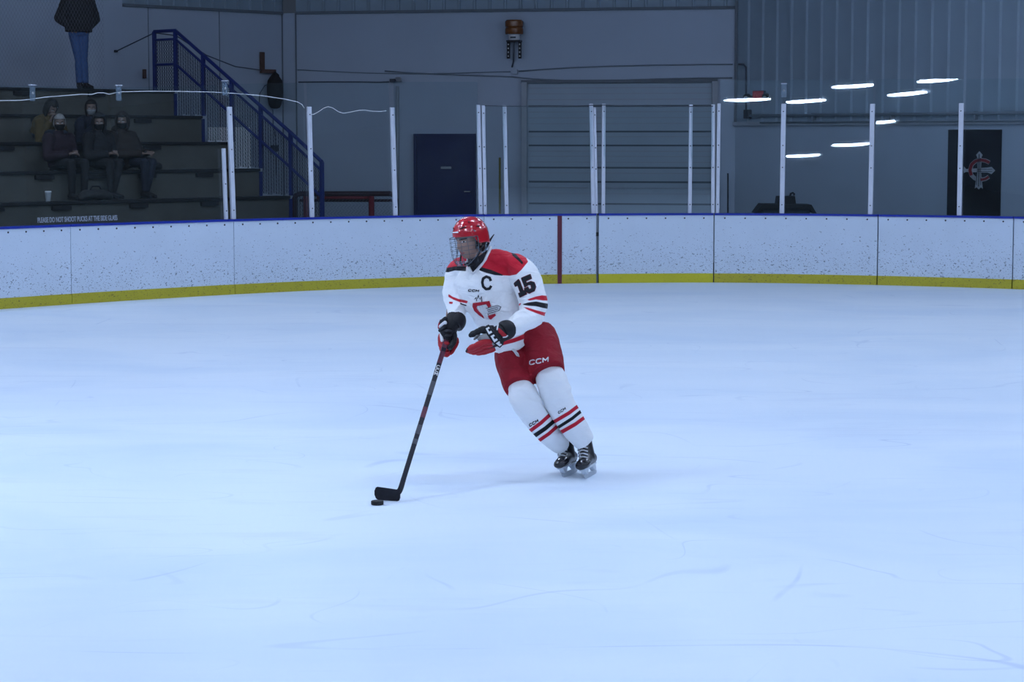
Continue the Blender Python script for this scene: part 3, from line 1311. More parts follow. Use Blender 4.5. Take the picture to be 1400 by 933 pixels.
# amber warning beacon with hanging legs
bc = on_wall(703, 40, 'back', .20)
be = thing('warning_beacon', bc - V((0, 0, .3)), 'amber warning beacon with white base and two black legs high on the wall', 'beacon')
MB().lathe(bc + V((0, 0, -.09)), [(.155, 0), (.165, .02), (.165, .10), (.15, .12), (.165, .14), (.165, .23), (.14, .255), (.02, .26)], 24).build('amber_dome', M['amber'], be, smooth=True, angle=30)
MB().lathe(bc + V((0, 0, -.20)), [(.08, 0), (.10, .02), (.10, .10), (.13, .112)], 20).build('base', M['white'], be, smooth=True, angle=30)
MB().box(bc + V((0, 0, -.15)) + cn * .102, cd * .05, cn * .004, V((0, 0, .016))).build('base_badge', M['cable'], be)
MB().box(bc + V((0, 0, -.215)), cd * .125, cn * .10, V((0, 0, .016))).build('bracket', M['black'], be)
for s in (-1, 1):
    c = bc + cd * .105 * s
    lg = MB().box(c + V((0, 0, -.37)), cd * .028, cn * .02, V((0, 0, .155)), bev=.004).build('leg', M['black'], be)
    for q in range(4):
        MB().box(c + V((0, 0, -.27 - .07 * q)) + cn * .022, cd * .010, cn * .003, V((0, 0, .012))).build('slot', M['galv'], lg)
MB().tube([bc + V((0, 0, -.2)), on_wall(702.5, 70, 'back', .12), on_wall(702, 84, 'back', .06), on_wall(700, 92, 'back', .04)], .014, 6).build('lead', M['cable'], be, smooth=True)
jb = wbox('junction_box', 'pale junction box on the wall under the amber beacon', 'junction box', 703.5, 98, .115, .09, .06, 'back', M['wall'])

wcable('thin grey cable sagging from the left wall corner to the junction box under the beacon',
       [(407, 95.5), (440, 97), (480, 99), (527, 100.5), (580, 101), (640, 99.5), (690, 98), (698, 98)], 'back', .008, 'greycable')
wcable('lower grey cable sagging across the wall from above the small floodlight to the metal siding',
       [(526, 97), (560, 99.5), (610, 102), (660, 103.5), (700, 105), (730, 108), (770, 110), (840, 110), (900, 108), (960, 106.5), (1001, 106.5)], 'back', .012, 'greycable')
wcable('upper grey cable rising from the junction box toward the right end of the wall',
       [(709, 97.5), (740, 95), (780, 92.5), (830, 90.5), (900, 89), (960, 88.3), (1002, 88)], 'back', .012, 'greycable')
wcable('black cable running along the wall from the hanging bag to the small floodlight',
       [(408, 112.3), (450, 112), (490, 112), (515, 112.5), (532, 112)], 'back', .011)
wcable('thin black cable on the corner wall beside the hanging bag', [(386, 113), (372, 113.5), (362, 117), (355, 128), (354, 150)], 'left', .008, off=.02)
# small floodlight on a vertical conduit
fb = on_wall(541, 110, 'back', .10)
fl = thing('floodlight', fb - V((0, 0, .1)), 'small grey floodlight on the wall at the top of the vertical conduit', 'floodlight')
MB().box(fb + cd * .06 + V((0, 0, .02)), cd * .055 + cn * .03, cn * .05, V((0, 0, .04)) - cd * .01, bev=.008).build('head', M['galv'], fl)
MB().box(fb - cd * .06, cd * .05, cn * .03, V((0, 0, .03)), bev=.006).build('junction', M['cable'], fl)
MB().tube([fb - cn * .1, fb], .018, 8).build('arm', M['cable'], fl)
mbp = MB().tube([on_wall(543.5, 118, 'back', .03), on_wall(543.5, 296, 'back', .03)], .03, 10)
tag(mbp.build('wall_conduit', M['trim'], smooth=True), 'vertical grey conduit running down the wall left of the blue door', 'conduit')
wbox('hook_bracket', 'small dark bracket on the wall left of the corner above the hanging bag', 'bracket', 398, 97, .03, .11, .05, 'left', M['dark_trim'])

# hanging bag on a wooden arm
wd = thing('wooden_arm', on_wall(358, 96, 'left', .05), 'brown wooden L shaped arm fixed to the left wall', 'bracket')
nrm = ln
ld = -leftd
MB().box(on_wall(358.5, 84, 'left', .05), ld * .040, nrm * .03, V((0, 0, .17)), bev=.006).build('upright', M['wood'], wd)
MB().box(on_wall(366.5, 97.5, 'left', .09), ld * .17, nrm * .03, V((0, 0, .035)), bev=.006).build('arm', M['wood'], wd)
bgc = on_wall(376, 124, 'left', .22)
bg = thing('hanging_bag', bgc - V((0, 0, .33)), 'black egg shaped bag hanging from the wooden arm on the wall', 'bag')
sc = bgc.y / FPX
MB().lathe(bgc - V((0, 0, 24.5 * sc)), [(.03, 0), (.085, 1.5 * sc), (.118, 6 * sc), (.135, 13 * sc), (.150, 22 * sc), (.150, 30 * sc), (.135, 38 * sc), (.09, 43 * sc), (.05, 47 * sc), (.02, 49.5 * sc)], 20).build('body', M['bag'], bg, smooth=True)
for s in (-1, 1):
    MB().tube([bgc + ld * .08 * s + V((0, 0, 14 * sc)) - 0 * nrm, bgc + ld * .05 * s + V((0, 0, 21 * sc)) + nrm * .05, bgc + V((0, 0, 25.5 * sc))], .012, 6).build('strap', M['black'], bg, smooth=True)
wcable('thin dark drop cord on the left wall below the hanging bag', [(373, 150), (373.5, 170), (376, 185), (377, 200), (377.5, 240)], 'left', .008, off=.03)
wbox('outlet_box', 'small dark outlet box low on the left wall behind the railing mesh', 'outlet box', 375.5, 203, .13, .12, .09, 'left', M['dark_trim'], off=.04)
# loose wire from the railing to the wooden arm
P = [at(157, 71, 38.2), rl(feet[-1][0], feet[-1][2] - .02), rl(feet[-1][0] - .5, feet[-1][2] - .08, .16), rl(RUN * 3.4, zt(5) + .62, .35)]
e0 = on_wall(357, 96, 'left', .09)
P = P + [P[-1].lerp(e0, .5) - V((0, 0, .06)), e0]
tag(MB().tube(P, .010, 6).build('loose_wire', M['cable'], smooth=True), 'dark loose wire running from the top of the railing to the wooden arm', 'wire')
wbox('wall_hook', 'tiny dark hook holding the loose wire on the left wall', 'hook', 158.5, 70, .05, .04, .05, 'left', M['black'])
wbox('door_stop', 'small brown block on the wall beside the top railing post', 'block', 197.5, 101, .05, .16, .06, 'left', M['wood'])

# bright sheets behind the railing
for (x0, x1, y0, y1, lab) in ((284, 311, 174, 197, 'upper white sheet behind the railing mesh beside the third row'), (321, 342, 174, 231, 'taller white sheet leaning behind the railing mesh')):
    a, b = on_wall(x0, y0, 'left', .5), on_wall(x1, y0, 'left', .5)
    z0 = on_wall(x0, y1, 'left', .5).z
    d_ = b - a; d_.z = 0
    c = (a + b) / 2; c.z = (a.z + z0) / 2
    fo_ = thing('white_sheet', (c.x, c.y, 0), lab, 'panel')
    MB().box(c, d_ / 2, ln * .012, V((0, 0, (a.z - z0) / 2)), bev=.004).build('sheet', M['bright'], fo_)
    for s in (-1, 1):
        MB().box(V((c.x, c.y, z0 / 2)) + d_ * .4 * s, d_.normalized() * .02, ln * .02, V((0, 0, z0 / 2))).build('leg', M['dark_trim'], fo_)

# exit sign with twin emergency lamps
ex = on_wall(1038, 131, 'right', .06)
es = thing('exit_sign', ex - V((0, 0, .1)), 'red exit sign with a black emergency lamp at each side on the ribbed siding', 'exit sign')
MB().box(ex, rightd * .135, rn * .03, V((0, 0, .090)), bev=.01).build('housing', M['dark_trim'], es)
MB().box(ex + rn * .032, rightd * .125, rn * .004, V((0, 0, .080))).build('face', M['signred'], es)
lme = text_mesh('EXIT', .1)
lx = [v.co.x for v in lme.vertices]
ltm = MB()
for v in lme.vertices:
    ltm.v.append(ex + rn * .038 + rightd * ((v.co.x - (min(lx) + max(lx)) / 2) * .95) + V((0, 0, v.co.y * 1.25 - .045)))
for p_ in lme.polygons:
    ltm.f.append(tuple(p_.vertices)); ltm.m.append(0)
ltm.build('lettering', M['extext'], es)
for s in (-1, 1):
    c = ex + rightd * .22 * s + rn * .03 - V((0, 0, .01))
    MB().tube([c - rightd * .1 * s, c], .014, 6).build('lamp_arm', M['black'], es)
    lh = MB().lathe(c - rn * .03, [(.03, 0), (.062, .03), (.072, .08), (.072, .10)], 16, axis=(rn - V((0, 0, .3)))).build('emergency_lamp', M['black'], es, smooth=True, angle=35)
    MB().ball(c + rn * .055 - V((0, 0, .02)), .045, .045, .03).build('lamp_lens', M['galv'], lh, smooth=True)

# pipe on the right wall
P = [on_wall(1010, 88, 'right', .09), on_wall(1017, 88.5, 'right', .09), on_wall(1020, 92, 'right', .09), on_wall(1020, 150, 'right', .09)]
tag(MB().tube(P, .018, 8).build('drop_conduit', M['cable'], smooth=True), 'dark conduit coming off the white wall and dropping down the ribbed siding', 'conduit')
pp = thing('wall_pipe', on_wall(1200, 156, 'right', .1), 'long dark pipe running level along the bottom of the ribbed siding', 'pipe')
a, b = on_wall(1022, 158.5, 'right', .09), on_wall(1022, 158.5, 'right', .09) + rightd * 11
MB().tube([a, b], .026, 10).build('run', M['greycable'], pp, smooth=True)
MB().tube([a + rightd * .3 - V((0, 0, .12)), b - V((0, 0, .12))], .014, 8).build('lower_run', M['greycable'], pp, smooth=True)
MB().box(a + V((0, 0, .03)), rightd * .06, rn * .05, V((0, 0, .08)), bev=.012).build('end_box', M['black'], pp)
for q in (1.5, 3.2, 4.9, 6.6):
    MB().box(a + rightd * q - rn * .03 - V((0, 0, .05)), rightd * .012, rn * .05, V((0, 0, .085))).build('bracket', M['greycable'], pp)

# black banner with the cross and letter
b0_, b1_ = on_wall(1297, 178.5, 'right', .02), on_wall(1369.5, 178.5, 'right', .02)
bz = (b0_.z + b1_.z) / 2
bd = b1_ - b0_; bd.z = 0
bc_ = (b0_ + b1_) / 2
ban = thing('banner', (bc_.x, bc_.y, .3), 'tall black banner with a silver cross and a red C on the lower right wall', 'banner')
MB().box(V((bc_.x, bc_.y, (bz + .3) / 2)), bd / 2, rn * .01, V((0, 0, (bz - .3) / 2))).build('cloth', M['banner'], ban)
MB().tube([b0_, b1_], .014, 8).build('top_rod', M['black'], ban)
e0 = on_wall(1338.5, 233, 'right', .034)
ppm = (on_wall(1348.5, 233, 'right', .034) - e0).length / 10    # metres per pixel across the banner
vpm = e0.y / FPX


def emblem(polys, name, m, off):
    mb = MB()
    for pl_ in polys:
        mb.prism([(u * ppm, -v * vpm) for u, v in pl_], e0 + rn * off, rightd, V((0, 0, 1)), rn * .003)
    return mb.build(name, m, ban)


cross = [[(-3, -18), (-4.5, -21), (0, -26), (4.5, -21), (3, -18), (2.6, 0), (4.5, 17), (5.5, 25), (3, 23), (0, 26), (-3, 23), (-5.5, 25), (-4.5, 17), (-2.6, 0)],
         [(-18, -1.5), (-21, -5), (-21.5, 0), (-21, 4), (-18, 2.5), (12, 3), (17, 5), (22, 0), (17, -5), (12, -4)]]
cpts = [(14, -10.5), (9, -13), (2, -14.2), (-5, -12.5), (-10.5, -7.5), (-12.5, 0), (-10.5, 7), (-5, 11.5), (2, 13), (9, 11.5), (13.5, 8.5)]
emblem(stroke(cpts, 5.5), 'letter_edge', M['bansilver'], -.006)
emblem(cross, 'cross', M['bansilver'], -.003)
emblem([[(u, v) for u, v in q] for q in stroke(cpts[:-4], 4.2) + stroke(cpts[-3:], 3.4)], 'red_letter', M['banred'], -.001)
emblem([[(-.5, -22), (.5, -22), (.5, 22), (-.5, 22)], [(-2, -17), (-1.5, -17), (-2.6, 20), (-3.2, 20)], [(2, -17), (1.5, -17), (2.6, 20), (3.2, 20)],
        [(-2, -1.6), (18, -1.9), (18, -1.3), (-2, -1.0)], [(-2, 1.0), (18, 1.3), (18, 1.9), (-2, 1.6)]], 'engraving', M['banner'], .001)

# ------------------------------------------------------------------ things on the floor behind the boards
# stored goal
GY = 38.2
gl0, gl1 = at(402, 265, GY), at(541, 265, GY)
gz_ = gl0.z
goal = thing('hockey_goal', at(470, 300, GY) * 1.0, 'red framed hockey goal stored behind the glass at the foot of the stand', 'goal')
gx = V((1, 0, 0))
L0, L1 = gl0.x, gl1.x
dep = V((0, .55, 0))
MB().tube([V((L0, GY, .0)), V((L0, GY, gz_ - .10)), V((L0 + .03, GY, gz_ - .03)), V((L0 + .10, GY, gz_)), V((L1 - .10, GY, gz_)), V((L1 - .03, GY, gz_ - .03)), V((L1, GY, gz_ - .10)), V((L1, GY, 0))], .045, 10).build('frame', M['goaldark'], goal, smooth=True)
for px_ in (419, 508):
    x = at(px_, 265, GY).x
    MB().tube([V((x, GY - .05, 0)), V((x, GY - .05, gz_ - .04))], .05, 10).build('red_post', M['goalred'], goal, smooth=True)
MB().tube([V((L0 + .05, GY + .45, gz_ - .13)), V((L1 - .05, GY + .45, gz_ - .13))], .025, 8).build('rear_bar', M['goaldark'], goal, smooth=True)
MB().tube([V((L0 + .4, GY - .02, gz_ - .07)), V((L1 - .45, GY - .02, gz_ - .07))], .028, 8).build('red_bar', M['goalred'], goal, smooth=True)
nm_ = MB()
x = L0 + .05
while x < L1 - .05:
    pts = [V((x + (.03 if i % 2 else -.03), GY + .06 + .3 * (i / 22), gz_ - .05 - i * .05)) for i in range(22)]
    nm_.tube(pts, .0045, 4, caps=False)
    x += .06
nm_.build('net', M['netcord'], goal)

# yellow pole and dark stick leaning at the wall
p0 = on_wall(683.5, 296, 'back', .5); p1 = at(683.3, 215.5, p0.y)
yp = thing('yellow_pole', (p0.x, p0.y, 0), 'worn yellow pole standing just left of the overhead door', 'pole')
MB().tube([(p0.x, p0.y, 0), p1], .020, 10).build('shaft', M['yellowpole'], yp, smooth=True, angle=40)
MB().lathe((p0.x, p0.y, 0), [(.11, 0), (.11, .012), (.03, .03)], 14).build('base_plate', M['dark_trim'], yp)
p0 = on_wall(995.8, 296, 'back', .35); p1 = at(995.3, 237, p0.y)
sp = thing('dark_pole', (p0.x, p0.y, 0), 'thin black pole standing right of the overhead door', 'pole')
MB().tube([(p0.x, p0.y, 0), p1], .015, 10).build('shaft', M['black'], sp, smooth=True, angle=40)
MB().lathe((p0.x, p0.y, 0), [(.09, 0), (.09, .012), (.02, .03)], 14).build('base_plate', M['black'], sp)

# black ice edging machine: low deck, sloped ends, engine block and handle
MY = 35.6
mc = at(1071, 291, MY)
m_ = MY / FPX
mach = thing('edger_machine', (mc.x, MY, 0), 'black low machine with sloped ends and a square engine on top, behind the right glass', 'machine')


def mpoly(name, pts, y0, y1, m):
    pl_ = [((x - 1071) * m_, at(x, y, MY).z) for x, y in pts]
    return MB().prism(pl_, V((mc.x, MY + y0, 0)), V((1, 0, 0)), V((0, 0, 1)), V((0, y1 - y0, 0))).build(name, m, mach)


mpoly('deck', [(1030, 291), (1039.5, 278.3), (1106, 279.3), (1113, 291), (1108, 291), (1103, 285), (1041, 284.5), (1037, 291)], -.3, .3, M['black'])
mpoly('skirt', [(1041, 284), (1104, 284.5), (1106, 330), (1040, 330)], -.24, .24, M['skirt'])
mpoly('engine', [(1061, 278.6), (1062.5, 268.2), (1084.5, 268), (1086, 278.8)], -.2, .2, M['black'])
MB().tube([at(x, y, MY - .05) for x, y in ((1080, 269), (1081, 264.8), (1084, 263.6), (1086, 265.5), (1085, 267.5))], .016, 8).build('handle', M['black'], mach, smooth=True)
for x in (1046, 1098):
    MB().lathe(V((mc.x + (x - 1071) * m_, MY - .25, .16)), [(.05, 0), (.16, .0), (.16, .09), (.05, .09)], 20, axis=(0, -1, 0)).build('wheel', M['black'], mach)

# protective netting above the side glass
nt_m, ntt, nb_ = newmat('netting')
ntt.nodes.remove(nb_)
tc = N(ntt, 'ShaderNodeTexCoord')
sep = N(ntt, 'ShaderNodeSeparateXYZ')
ntt.links.new(tc.outputs['UV'], sep.inputs[0])
outs = []
for sg in (1, -1):
    ma = N(ntt, 'ShaderNodeMath', operation='MULTIPLY_ADD')
    ma.inputs[1].default_value = sg * .62
    ntt.links.new(sep.outputs['Y'], ma.inputs[0]); ntt.links.new(sep.outputs['X'], ma.inputs[2])
    pg = N(ntt, 'ShaderNodeMath', operation='PINGPONG')
    pg.inputs[1].default_value = .026
    ntt.links.new(ma.outputs[0], pg.inputs[0])
    lt_ = N(ntt, 'ShaderNodeMath', operation='LESS_THAN')
    lt_.inputs[1].default_value = .0011
    ntt.links.new(pg.outputs[0], lt_.inputs[0])
    outs.append(lt_)
mxm = N(ntt, 'ShaderNodeMath', operation='MAXIMUM')
ntt.links.new(outs[0].outputs[0], mxm.inputs[0]); ntt.links.new(outs[1].outputs[0], mxm.inputs[1])
df = N(ntt, 'ShaderNodeBsdfDiffuse'); df.inputs[0].default_value = (.09, .10, .115, 1)
tr_ = N(ntt, 'ShaderNodeBsdfTransparent')
mss = N(ntt, 'ShaderNodeMixShader')
ntt.links.new(mxm.outputs[0], mss.inputs[0]); ntt.links.new(tr_.outputs[0], mss.inputs[1]); ntt.links.new(df.outputs[0], mss.inputs[2])
ntt.links.new(mss.outputs[0], ntt.nodes['Material Output'].inputs[0])
M['netting'] = nt_m
pa, pb_ = PANES[0][2] + PANES[0][4] * .05, PANES[1][3] + PANES[1][4] * .05
pa = pa + (pa - pb_).normalized() * 1.5
me = bpy.data.meshes.new('netting')
zt_ = 5.2
me.from_pydata([pa, pb_, V((pb_.x, pb_.y, zt_)), V((pa.x, pa.y, zt_))], [], [(0, 1, 2, 3)])
uv = me.uv_layers.new(name='uv')
Ln = (pb_ - pa).length
for li, (uu, vv) in enumerate(((0, 0), (Ln, 0), (Ln, zt_ - pb_.z), (0, zt_ - pb_.z))):
    uv.data[li].uv = (uu, vv)
o = link('safety_netting', me, M['netting'])
tag(o, 'fine safety netting hanging above the side glass in front of the standing spectator', 'netting')
# ------------------------------------------------------------------ people: shared pieces
UP = V((0, 0, 1))


def frame_of(fwd, up=UP):
    f = V(fwd).normalized()
    r = f.cross(V(up)).normalized()
    u = r.cross(f).normalized()
    return Matrix((r, f, u)).transposed()      # columns right, forward, up


def G(x, s):
    return math.exp(-(x / s) ** 2)


def head_shape(sx, sy, sz):
    """unit direction -> head surface point (x right, y forward, z up), metres"""
    x = .076 * sx
    y = (.093 if sy > 0 else .102) * sy
    z = (.118 if sz > 0 else .121) * sz
    if sz < 0:
        t = min(1, -sz)
        k = t * t * (3 - 2 * t)
        x *= 1 - .30 * k
        if sy < 0:
            y *= 1 - .50 * k
        else:
            y *= 1 + .10 * k
            y += .010 * k
    if sy > 0:
        w = min(1, sy * 2.2)
        nose = 0
        if -.052 < z < .012:
            nose = (.012 - z) / .050 if z > -.038 else max(0, (z + .052) / .014)
        d = .024 * G(x, .0115) * nose
        d += .010 * G(abs(x) - .013, .008) * G(z + .040, .010)
        d += .007 * G(z - .018, .010) * G(x, .045)
        d -= .012 * G(abs(x) - .031, .014) * G(z + .002, .012)
        d += .006 * G(abs(x) - .031, .009) * G(z + .003, .007)
        d += .006 * G(abs(x) - .045, .018) * G(z + .035, .020)
        d += .007 * G(x, .022) * (G(z + .066, .006) + G(z + .080, .006))
        d -= .004 * G(x, .024) * G(z + .073, .003)
        d += .010 * G(x, .022) * G(z + .108, .016)
        y += d * w
    return V((x, y, z))


def head_mb(mb, c, R, n=112, h=84, s=1.0):
    vs, fs = [], []
    for i in range(h + 1):
        ph = PI * i / h
        for j in range(n):
            th = 2 * PI * j / n
            q = head_shape(math.sin(ph) * math.sin(th), math.sin(ph) * math.cos(th), math.cos(ph)) if 0 < i < h else head_shape(1e-3 * math.sin(th), 1e-3 * math.cos(th), 1 if i == 0 else -1)
            vs.append(c + R @ (q * s))
    for i in range(h):
        for j in range(n):
            fs.append((i * n + j, (i + 1) * n + j, (i + 1) * n + (j + 1) % n, i * n + (j + 1) % n))
    fs.append(tuple(range(n)))
    fs.append(tuple(h * n + j for j in range(n - 1, -1, -1)))
    mb.add(vs, fs)
    for sd in (-1, 1):      # ears
        mb.ball(c + R @ (V((sd * .077, -.012, -.018)) * s), .010 * s, .020 * s, .032 * s, M=R)


def paint_head(me, c, R, s=1.0):
    a = {k: me.attributes.new(k, 'FLOAT', 'POINT') for k in ('brow', 'lip', 'eye', 'iris')}
    Ri = R.transposed()
    n = len(me.vertices)
    buf = {k: [1.0] * n for k in a}
    for i, v in enumerate(me.vertices):
        d = v.co - c
        if d.length > .17 * s:
            continue
        q = (Ri @ d) / s
        if q.y < .03:
            continue
        ax = abs(q.x)
        buf['brow'][i] = max(abs(q.z - .017 - .10 * (ax - .03) + 3 * (ax - .03) ** 2) - .0045, abs(ax - .031) - .021)
        buf['lip'][i] = max(abs(q.z + .073) - .0105 + .012 * (ax / .026) ** 2, ax - .026)
        buf['eye'][i] = (math.hypot((ax - .031) / 1.0, (q.z + .002) * 2.3) - .0135)
        buf['iris'][i] = (math.hypot(ax - .031, q.z + .002) - .0062)
    for k in a:
        a[k].data.foreach_set('value', buf[k])


def mask_node(nt, attr, soft):
    at_ = N(nt, 'ShaderNodeAttribute', attribute_name=attr)
    mr = N(nt, 'ShaderNodeMapRange')
    mr.inputs[1].default_value, mr.inputs[2].default_value = -soft, soft
    mr.inputs[3].default_value, mr.inputs[4].default_value = 1, 0
    nt.links.new(at_.outputs['Fac'], mr.inputs[0])
    return mr


def layered(name, base, layers, rough=.7, soft=.3, bump=.15, bscale=140, spec=.2, var=.06, sheen=0.0, fold=0.0):
    """cloth / skin with regions marked by signed-distance attributes"""
    m, nt, b = newmat(name)
    b.inputs['Roughness'].default_value = rough
    b.inputs['Specular IOR Level'].default_value = spec
    b.inputs['Sheen Weight'].default_value = sheen
    tc = N(nt, 'ShaderNodeTexCoord')
    nz = N(nt, 'ShaderNodeTexNoise')
    nz.inputs['Scale'].default_value = 9
    nz.inputs['Detail'].default_value = 4
    nt.links.new(tc.outputs['Object'], nz.inputs['Vector'])
    mx = N(nt, 'ShaderNodeMix', data_type='RGBA')
    mx.inputs[6].default_value = (*[c * (1 - var) for c in base], 1)
    mx.inputs[7].default_value = (*[min(1, c * (1 + var)) for c in base], 1)
    nt.links.new(nz.outputs['Fac'], mx.inputs[0])
    cur = mx
    for attr, col in layers:
        mk = mask_node(nt, attr, soft)
        m2 = N(nt, 'ShaderNodeMix', data_type='RGBA')
        m2.inputs[7].default_value = (*col, 1)
        nt.links.new(cur.outputs[2], m2.inputs[6])
        nt.links.new(mk.outputs[0], m2.inputs[0])
        cur = m2
    nt.links.new(cur.outputs[2], b.inputs['Base Color'])
    if bump:
        n2 = N(nt, 'ShaderNodeTexNoise')
        n2.inputs['Scale'].default_value = bscale
        n2.inputs['Detail'].default_value = 2
        nt.links.new(tc.outputs['Object'], n2.inputs['Vector'])
        bp = N(nt, 'ShaderNodeBump')
        bp.inputs['Strength'].default_value = bump
        bp.inputs['Distance'].default_value = .004
        nt.links.new(n2.outputs['Fac'], bp.inputs['Height'])
        if fold:
            mp = N(nt, 'ShaderNodeMapping')
            mp.inputs['Scale'].default_value = (1, 1, 2.2)
            mp.inputs['Rotation'].default_value = (.3, .5, 0)
            n3 = N(nt, 'ShaderNodeTexNoise')
            n3.inputs['Scale'].default_value = 7
            n3.inputs['Detail'].default_value = 3
            n3.inputs['Distortion'].default_value = .7
            nt.links.new(tc.outputs['Object'], mp.inputs[0])
            nt.links.new(mp.outputs[0], n3.inputs['Vector'])
            b3 = N(nt, 'ShaderNodeBump')
            b3.inputs['Strength'].default_value = fold
            b3.inputs['Distance'].default_value = .05
            nt.links.new(n3.outputs['Fac'], b3.inputs['Height'])
            nt.links.new(b3.outputs[0], bp.inputs['Normal'])
        nt.links.new(bp.outputs[0], b.inputs['Normal'])
    return m


FACE = [('lip', (.30, .10, .09)), ('eye', (.55, .55, .55)), ('iris', (.015, .01, .008)), ('brow', (.02, .014, .01))]
M['skin'] = layered('skin', (.31, .195, .155), FACE, rough=.5, soft=.0012, bump=.05, bscale=200)
M['skin2'] = layered('skin_of_spectator', (.15, .105, .088), FACE, rough=.55, soft=.002, bump=.05, bscale=200)
M['hair'] = mat('dark_hair', (.010, .008, .007, 1), .6, var=.4, vscale=40, bump=.3, bscale=120)


def shell(c, R, rad, keep, name, m, parent, th=.006, n=48, h=36, off=V((0, 0, 0))):
    """piece of an ellipsoid shell over the head; keep(az, el, q) selects the area"""
    vs, fs = [], []
    pts = {}
    for i in range(h + 1):
        for j in range(n):
            ph = PI * (i + .0) / h
            th_ = 2 * PI * j / n
            s = max(math.sin(ph), 2e-3)
            d = V((s * math.sin(th_), s * math.cos(th_), math.cos(ph)))
            rx, ry = rad[0], rad[1] if d.y > 0 else rad[2]
            rz = rad[3] if d.z > 0 else rad[4]
            q = V((d.x * rx, d.y * ry, d.z * rz)) + off
            pts[i, j] = q
            vs.append(c + R @ q)
    for i in range(h):
        for j in range(n):
            q = (pts[i, j] + pts[i + 1, (j + 1) % n]) / 2
            az = math.degrees(math.atan2(q.x, q.y))
            if keep(az, q):
                fs.append((i * n + j, (i + 1) * n + j, (i + 1) * n + (j + 1) % n, i * n + (j + 1) % n))
    used = sorted({i for f in fs for i in f})
    mp = {a: b for b, a in enumerate(used)}
    mb = MB().add([vs[i] for i in used], [[mp[i] for i in f] for f in fs])
    o = mb.build(name, m, parent, smooth=True)
    sm = o.modifiers.new('t', 'SOLIDIFY')
    sm.thickness = th
    sm.offset = 1
    return o


def hand_mb(mb, wrist, d, palm_n, side, curl=.9, s=1.0):
    """palm, four curled fingers of unequal length and a thumb leaving the side of the palm"""
    d = V(d).normalized()
    nrm = V(palm_n)
    nrm = (nrm - d * nrm.dot(d)).normalized()
    ac = d.cross(nrm).normalized() * side       # towards the thumb
    W = V(wrist)
    mb.box(W + d * .048 * s, d * .050 * s, ac * .040 * s, nrm * .013 * s, bev=.010 * s)
    for k, (L, o) in enumerate(((.072, .030), (.080, .010), (.074, -.010), (.058, -.029))):
        p = W + d * .088 * s + ac * o * s
        pts = [p]
        dirv = d.copy()
        for q, fr in enumerate((.42, .33, .25)):
            ang = curl * (.5 + .35 * q)
            dirv = (d * math.cos(ang * (q + 1) * .75) + nrm * math.sin(ang * (q + 1) * .75)).normalized()
            pts.append(pts[-1] + dirv * L * fr * s)
        mb.tube(pts, [.0088 * s, .0086 * s, .0078 * s, .0062 * s], 8)
    p = W + d * .030 * s + ac * .034 * s
    mb.tube([p, p + (ac * .7 + d * .7) * .034 * s + nrm * .008 * s, p + (ac * .55 + d * 1.1) * .056 * s + nrm * .022 * s], [.012 * s, .010 * s, .0075 * s], 8)


